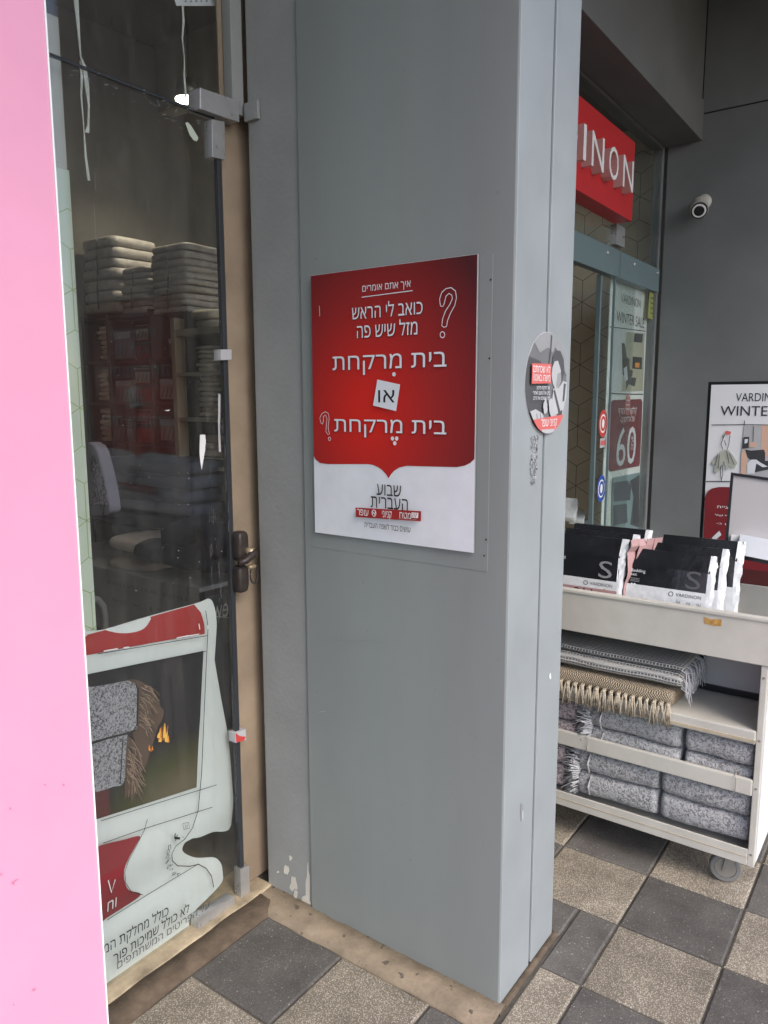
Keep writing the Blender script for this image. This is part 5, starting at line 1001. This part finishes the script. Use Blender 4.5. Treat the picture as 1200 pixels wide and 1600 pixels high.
# tall display frame behind the packs
DY = 2.86
df_ = thing('display_board', 'tilted black framed blank grey display above the trolley end', 'display', (-.4, DY, .81))
tl = at_y(1142, 738, DY+.06); bl = at_y(1131, 868, DY); wd_ = .36
dirx = Vector((1, 0, -.10)).normalized(); upv = (tl-bl).normalized(); hh = (tl-bl).length; nrm = dirx.cross(upv).normalized(); nrm = -nrm if nrm.y > 0 else nrm
def fbox(name, m, a0, a1, b0, b1, d0, d1, par): 
    c = [bl+dirx*a+upv*b_-nrm*d for d in (d0, d1) for (a, b_) in ((a0, b0), (a1, b0), (a1, b1), (a0, b1))]; return MB().add(c, [(0, 1, 2, 3), (7, 6, 5, 4), (0, 4, 5, 1), (1, 5, 6, 2), (2, 6, 7, 3), (3, 7, 4, 0)]).build(name, m, par)
fbox('stile', 'frame_black', 0, .009, 0, hh, 0, .02, df_); fbox('stile', 'frame_black', wd_-.009, wd_, 0, hh, 0, .02, df_); fbox('rail', 'frame_black', .0091, wd_-.0091, hh-.009, hh, .0002, .0198, df_); fbox('rail', 'frame_black', .0091, wd_-.0091, 0, .012, .0002, .0198, df_)
fbox('panel', 'frame_panel', .0091, wd_-.0091, .0121, hh-.0091, .006, .014, df_)
lh = fbox('leaflet_box', 'offwhite', .055, .20, .014, .085, -.05, .0055, df_); fbox('box_flap', 'white', .022, .054, .014, .080, -.018, .0055, df_)
MB().tube([bl+dirx*.18+Vector((0, .02, .1)), Vector((bl.x+.18, DY+.05, .807))], .010, 10).build('post', 'frame_black', df_); MB().box(bl.x+.08, bl.x+.28, DY-.03, DY+.11, .8062, .812).build('base', 'frame_black', df_)
# ------------------------------------------------------------------ bedding packs in the tray
zP = zoomed(860, 780, 340/1200)
PB0 = at_y(1040, 937, 2.54).z-.8065; PB1 = at_y(1040, 922, 2.54).z-.8065
def pack(name, x0, x1, y, z1_, lean, th, label, group, printed=None, band='pack_white', low='pack_white', tilt=0.0):
    """soft plastic-wrapped pack, leaning back; rests on the tray floor"""
    z0 = .8065; t = thing('bedding_pack', label, 'package', ((x0+x1)/2, y, z0), group); rt = Matrix.Rotation(-lean, 4, 'X') @ Matrix.Rotation(tilt, 4, 'Y'); o3 = Vector(((x0+x1)/2, y, z0)); w2 = (x1-x0)/2; h_ = (z1_-z0)/math.cos(lean)
    wv = lambda p: rt @ Vector(p) + o3
    def pc(nm, m, a0, a1, d0, d1, b0, b1, bev=.004, par=None):
        c = [(a0, d0, b0), (a1, d0, b0), (a1, d1, b0), (a0, d1, b0), (a0, d0, b1), (a1, d0, b1), (a1, d1, b1), (a0, d1, b1)]
        return MB().add([wv(p) for p in c], [(3, 2, 1, 0), (4, 5, 6, 7), (0, 1, 5, 4), (1, 2, 6, 5), (2, 3, 7, 6), (3, 0, 4, 7)]).build(nm, m, par or t, bevel=bev)
    sl_ = h_*.80                                            # front face ends here, then slopes back to the top edge
    body = [(-w2, 0, 0), (-w2, 0, sl_), (-w2, th*.55, h_), (-w2, th, h_), (-w2, th, 0)]
    MB().prism([wv(p) for p in body], rt @ Vector((2*w2-.016, 0, 0))).build('carton', 'pack_black', t, bevel=.003)
    mbx = MB(); rq = random.Random(int(x0*1000)); nh = 18
    for i in range(nh+1):
        tz_ = h_*i/nh; f0 = 0 if tz_ < sl_ else th*.55*(tz_-sl_)/(h_-sl_)
        for (aa, dd) in ((w2-.022, f0-.0012), (w2-.010+rq.uniform(-.003, .002), f0-.001+rq.uniform(0, .004)), (w2+rq.uniform(-.004, .004), f0+.006+rq.uniform(-.003, .004)), (w2-.002+rq.uniform(-.004, .003), th*.6+rq.uniform(-.004, .004)), (w2-.012, th+.001), (w2-.022, th+.001)): mbx.v.append(wv((aa, max(f0-.0012, dd), tz_)))
    for i in range(nh):
        for k in range(5): mbx.f.append((i*6+k, i*6+k+1, i*6+7+k, i*6+6+k))
    mbx.f.append(tuple(range(6))); mbx.f.append(tuple(nh*6+k for k in range(6)))
    mbx.build('wrapped_end', 'pack_white', t)
    pl_ = lambda a, b_, d: wv((a, -d, b_))
    def decal(nm, pts2, fcs, m, k): return MB().add([pl_(a, b_, .0008+.0004*k) for a, b_ in pts2], fcs).build(nm, m, t)
    decal('lower_band', [(-w2+.002, .003), (w2-.018, .003), (w2-.018, PB0), (-w2+.002, PB0)], [(0, 1, 2, 3)], low, 1); decal('label_band', [(-w2+.002, PB0), (w2-.018, PB0), (w2-.018, PB1), (-w2+.002, PB1)], [(0, 1, 2, 3)], band, 2)
    def tx(body_, a0, b0, a1, b1, m, bold=0):
        pts, fcs, (rx0, rx1, ry0, ry1) = glyphs(body_, None, bold); decal('lettering', [(a0+(x_-rx0)/(rx1-rx0)*(a1-a0), b0+(y_-ry0)/(ry1-ry0)*(b1-b0)) for x_, y_ in pts], fcs, m, 4)
    if printed:
        pm = (PB0+PB1)/2; tx('VARDINON', w2-.115, pm-.0055, w2-.035, pm+.0055, 'ink_grey')
        rg = [(w2-.131+.0085*math.cos(a*.5236)*r_, pm+.0085*math.sin(a*.5236)*r_) for r_ in (1, .72) for a in range(12)]; decal('emblem', rg, [(k, (k+1) % 12, 12+(k+1) % 12, 12+k) for k in range(12)], 'ink_grey', 4)
        tx('S', w2-.088, PB1+.008, w2-.040, PB1+.068, 'mid_grey' if printed == 'pink' else 'ink_grey', .0); tx('Bedding', -w2+.014, sl_-.028, -w2+.062, sl_-.014, 'offwhite'); tx('set', -w2+.014, sl_-.038, -w2+.034, sl_-.030, 'offwhite')
        for k in range(3): decal('small_print', [(-w2+.014, sl_-.046-.005*k), (-w2+.045, sl_-.046-.005*k), (-w2+.045, sl_-.048-.005*k), (-w2+.014, sl_-.048-.005*k)], [(0, 1, 2, 3)], 'mid_grey', 4)
        for k in range(2): c_ = -w2+.020+k*.010; decal('icon', [(c_+.004*math.cos(a), sl_-.067+.003*math.sin(a)) for a in [q*.785 for q in range(8)]], [tuple(range(8))], 'white', 4)
        if printed == 'pink':
            tx('011', -w2+.10, PB0-.035, w2-.105, PB0-.004, 'ink_black', .03)
        else:
            for k in range(3): tx('\\\\|', w2-.112+k*.033, PB0-.018, w2-.100+k*.033, PB0-.003, 'ink_black', .02)
    return t
xL, xR = at_y(972, 880, 2.53).x, at_y(1110, 900, 2.53).x; zT = at_y(1045, 862, 2.60).z
pack('p', xL, xR, 2.545, zT, .22, .035, 'front black bedding pack with silver end in the trolley tray', 'bedding packs at the trolley end', 'white')
pack('p', xL+.045, xR+.022, 2.615, zT+.016, .18, .035, 'second black bedding pack behind the front one, trolley end', 'bedding packs at the trolley end')
pack('p', xL+.07, xR+.055, 2.69, zT+.034, .15, .035, 'third and rearmost black bedding pack at the trolley end', 'bedding packs at the trolley end')
xq = at_y(969, 890, 2.53).x; zq = at_y(925, 838, 2.58).z
pack('p', xq-.275, xq, 2.540, zq, .14, .045, 'front black and pink bedding pack next to the pillar', 'bedding packs beside the pillar', 'pink', low='pack_pink')
pack('p', xq-.255, xq+.02, 2.60, zq+.010, .12, .045, 'second black bedding pack behind the pink one beside the pillar', 'bedding packs beside the pillar')
pack('p', xq-.245, xq+.045, 2.665, zq+.020, .10, .045, 'rearmost black bedding pack beside the pillar', 'bedding packs beside the pillar')
# crumpled pink wrapping wedged between the packs
cw_ = MB(); rnd = random.Random(8)
for k in range(4):
    n = 14; x_ = xL-.004+.016*k; y_ = 2.555+.03*k; vs = []
    for i in range(n+1):
        t_ = i/n; zt = .82+(zT+.028-.82)*t_; d_ = rnd.uniform(-.006, .006)*(t_*1.5); vs += [Vector((x_+d_+.012*t_*t_, y_+rnd.uniform(-.003, .003)+.03*t_, zt)), Vector((x_+.013+d_+.016*t_*t_, y_+.035+rnd.uniform(-.004, .004)+.03*t_, zt+rnd.uniform(-.004, .004))), Vector((x_+.015+d_+.016*t_*t_, y_+.033+.03*t_, zt)), Vector((x_+.002+d_+.012*t_*t_, y_-.002+.03*t_, zt))]
    cw_.add(vs, [(i*4+a, i*4+(a+1) % 4, i*4+4+(a+1) % 4, i*4+4+a) for i in range(n) for a in range(4)])
o = cw_.build('crumpled_wrapping', 'pack_pink', None, smooth=False); tag(o, 'crumpled pinkish plastic wrapping between the two rows of packs', 'wrapping')
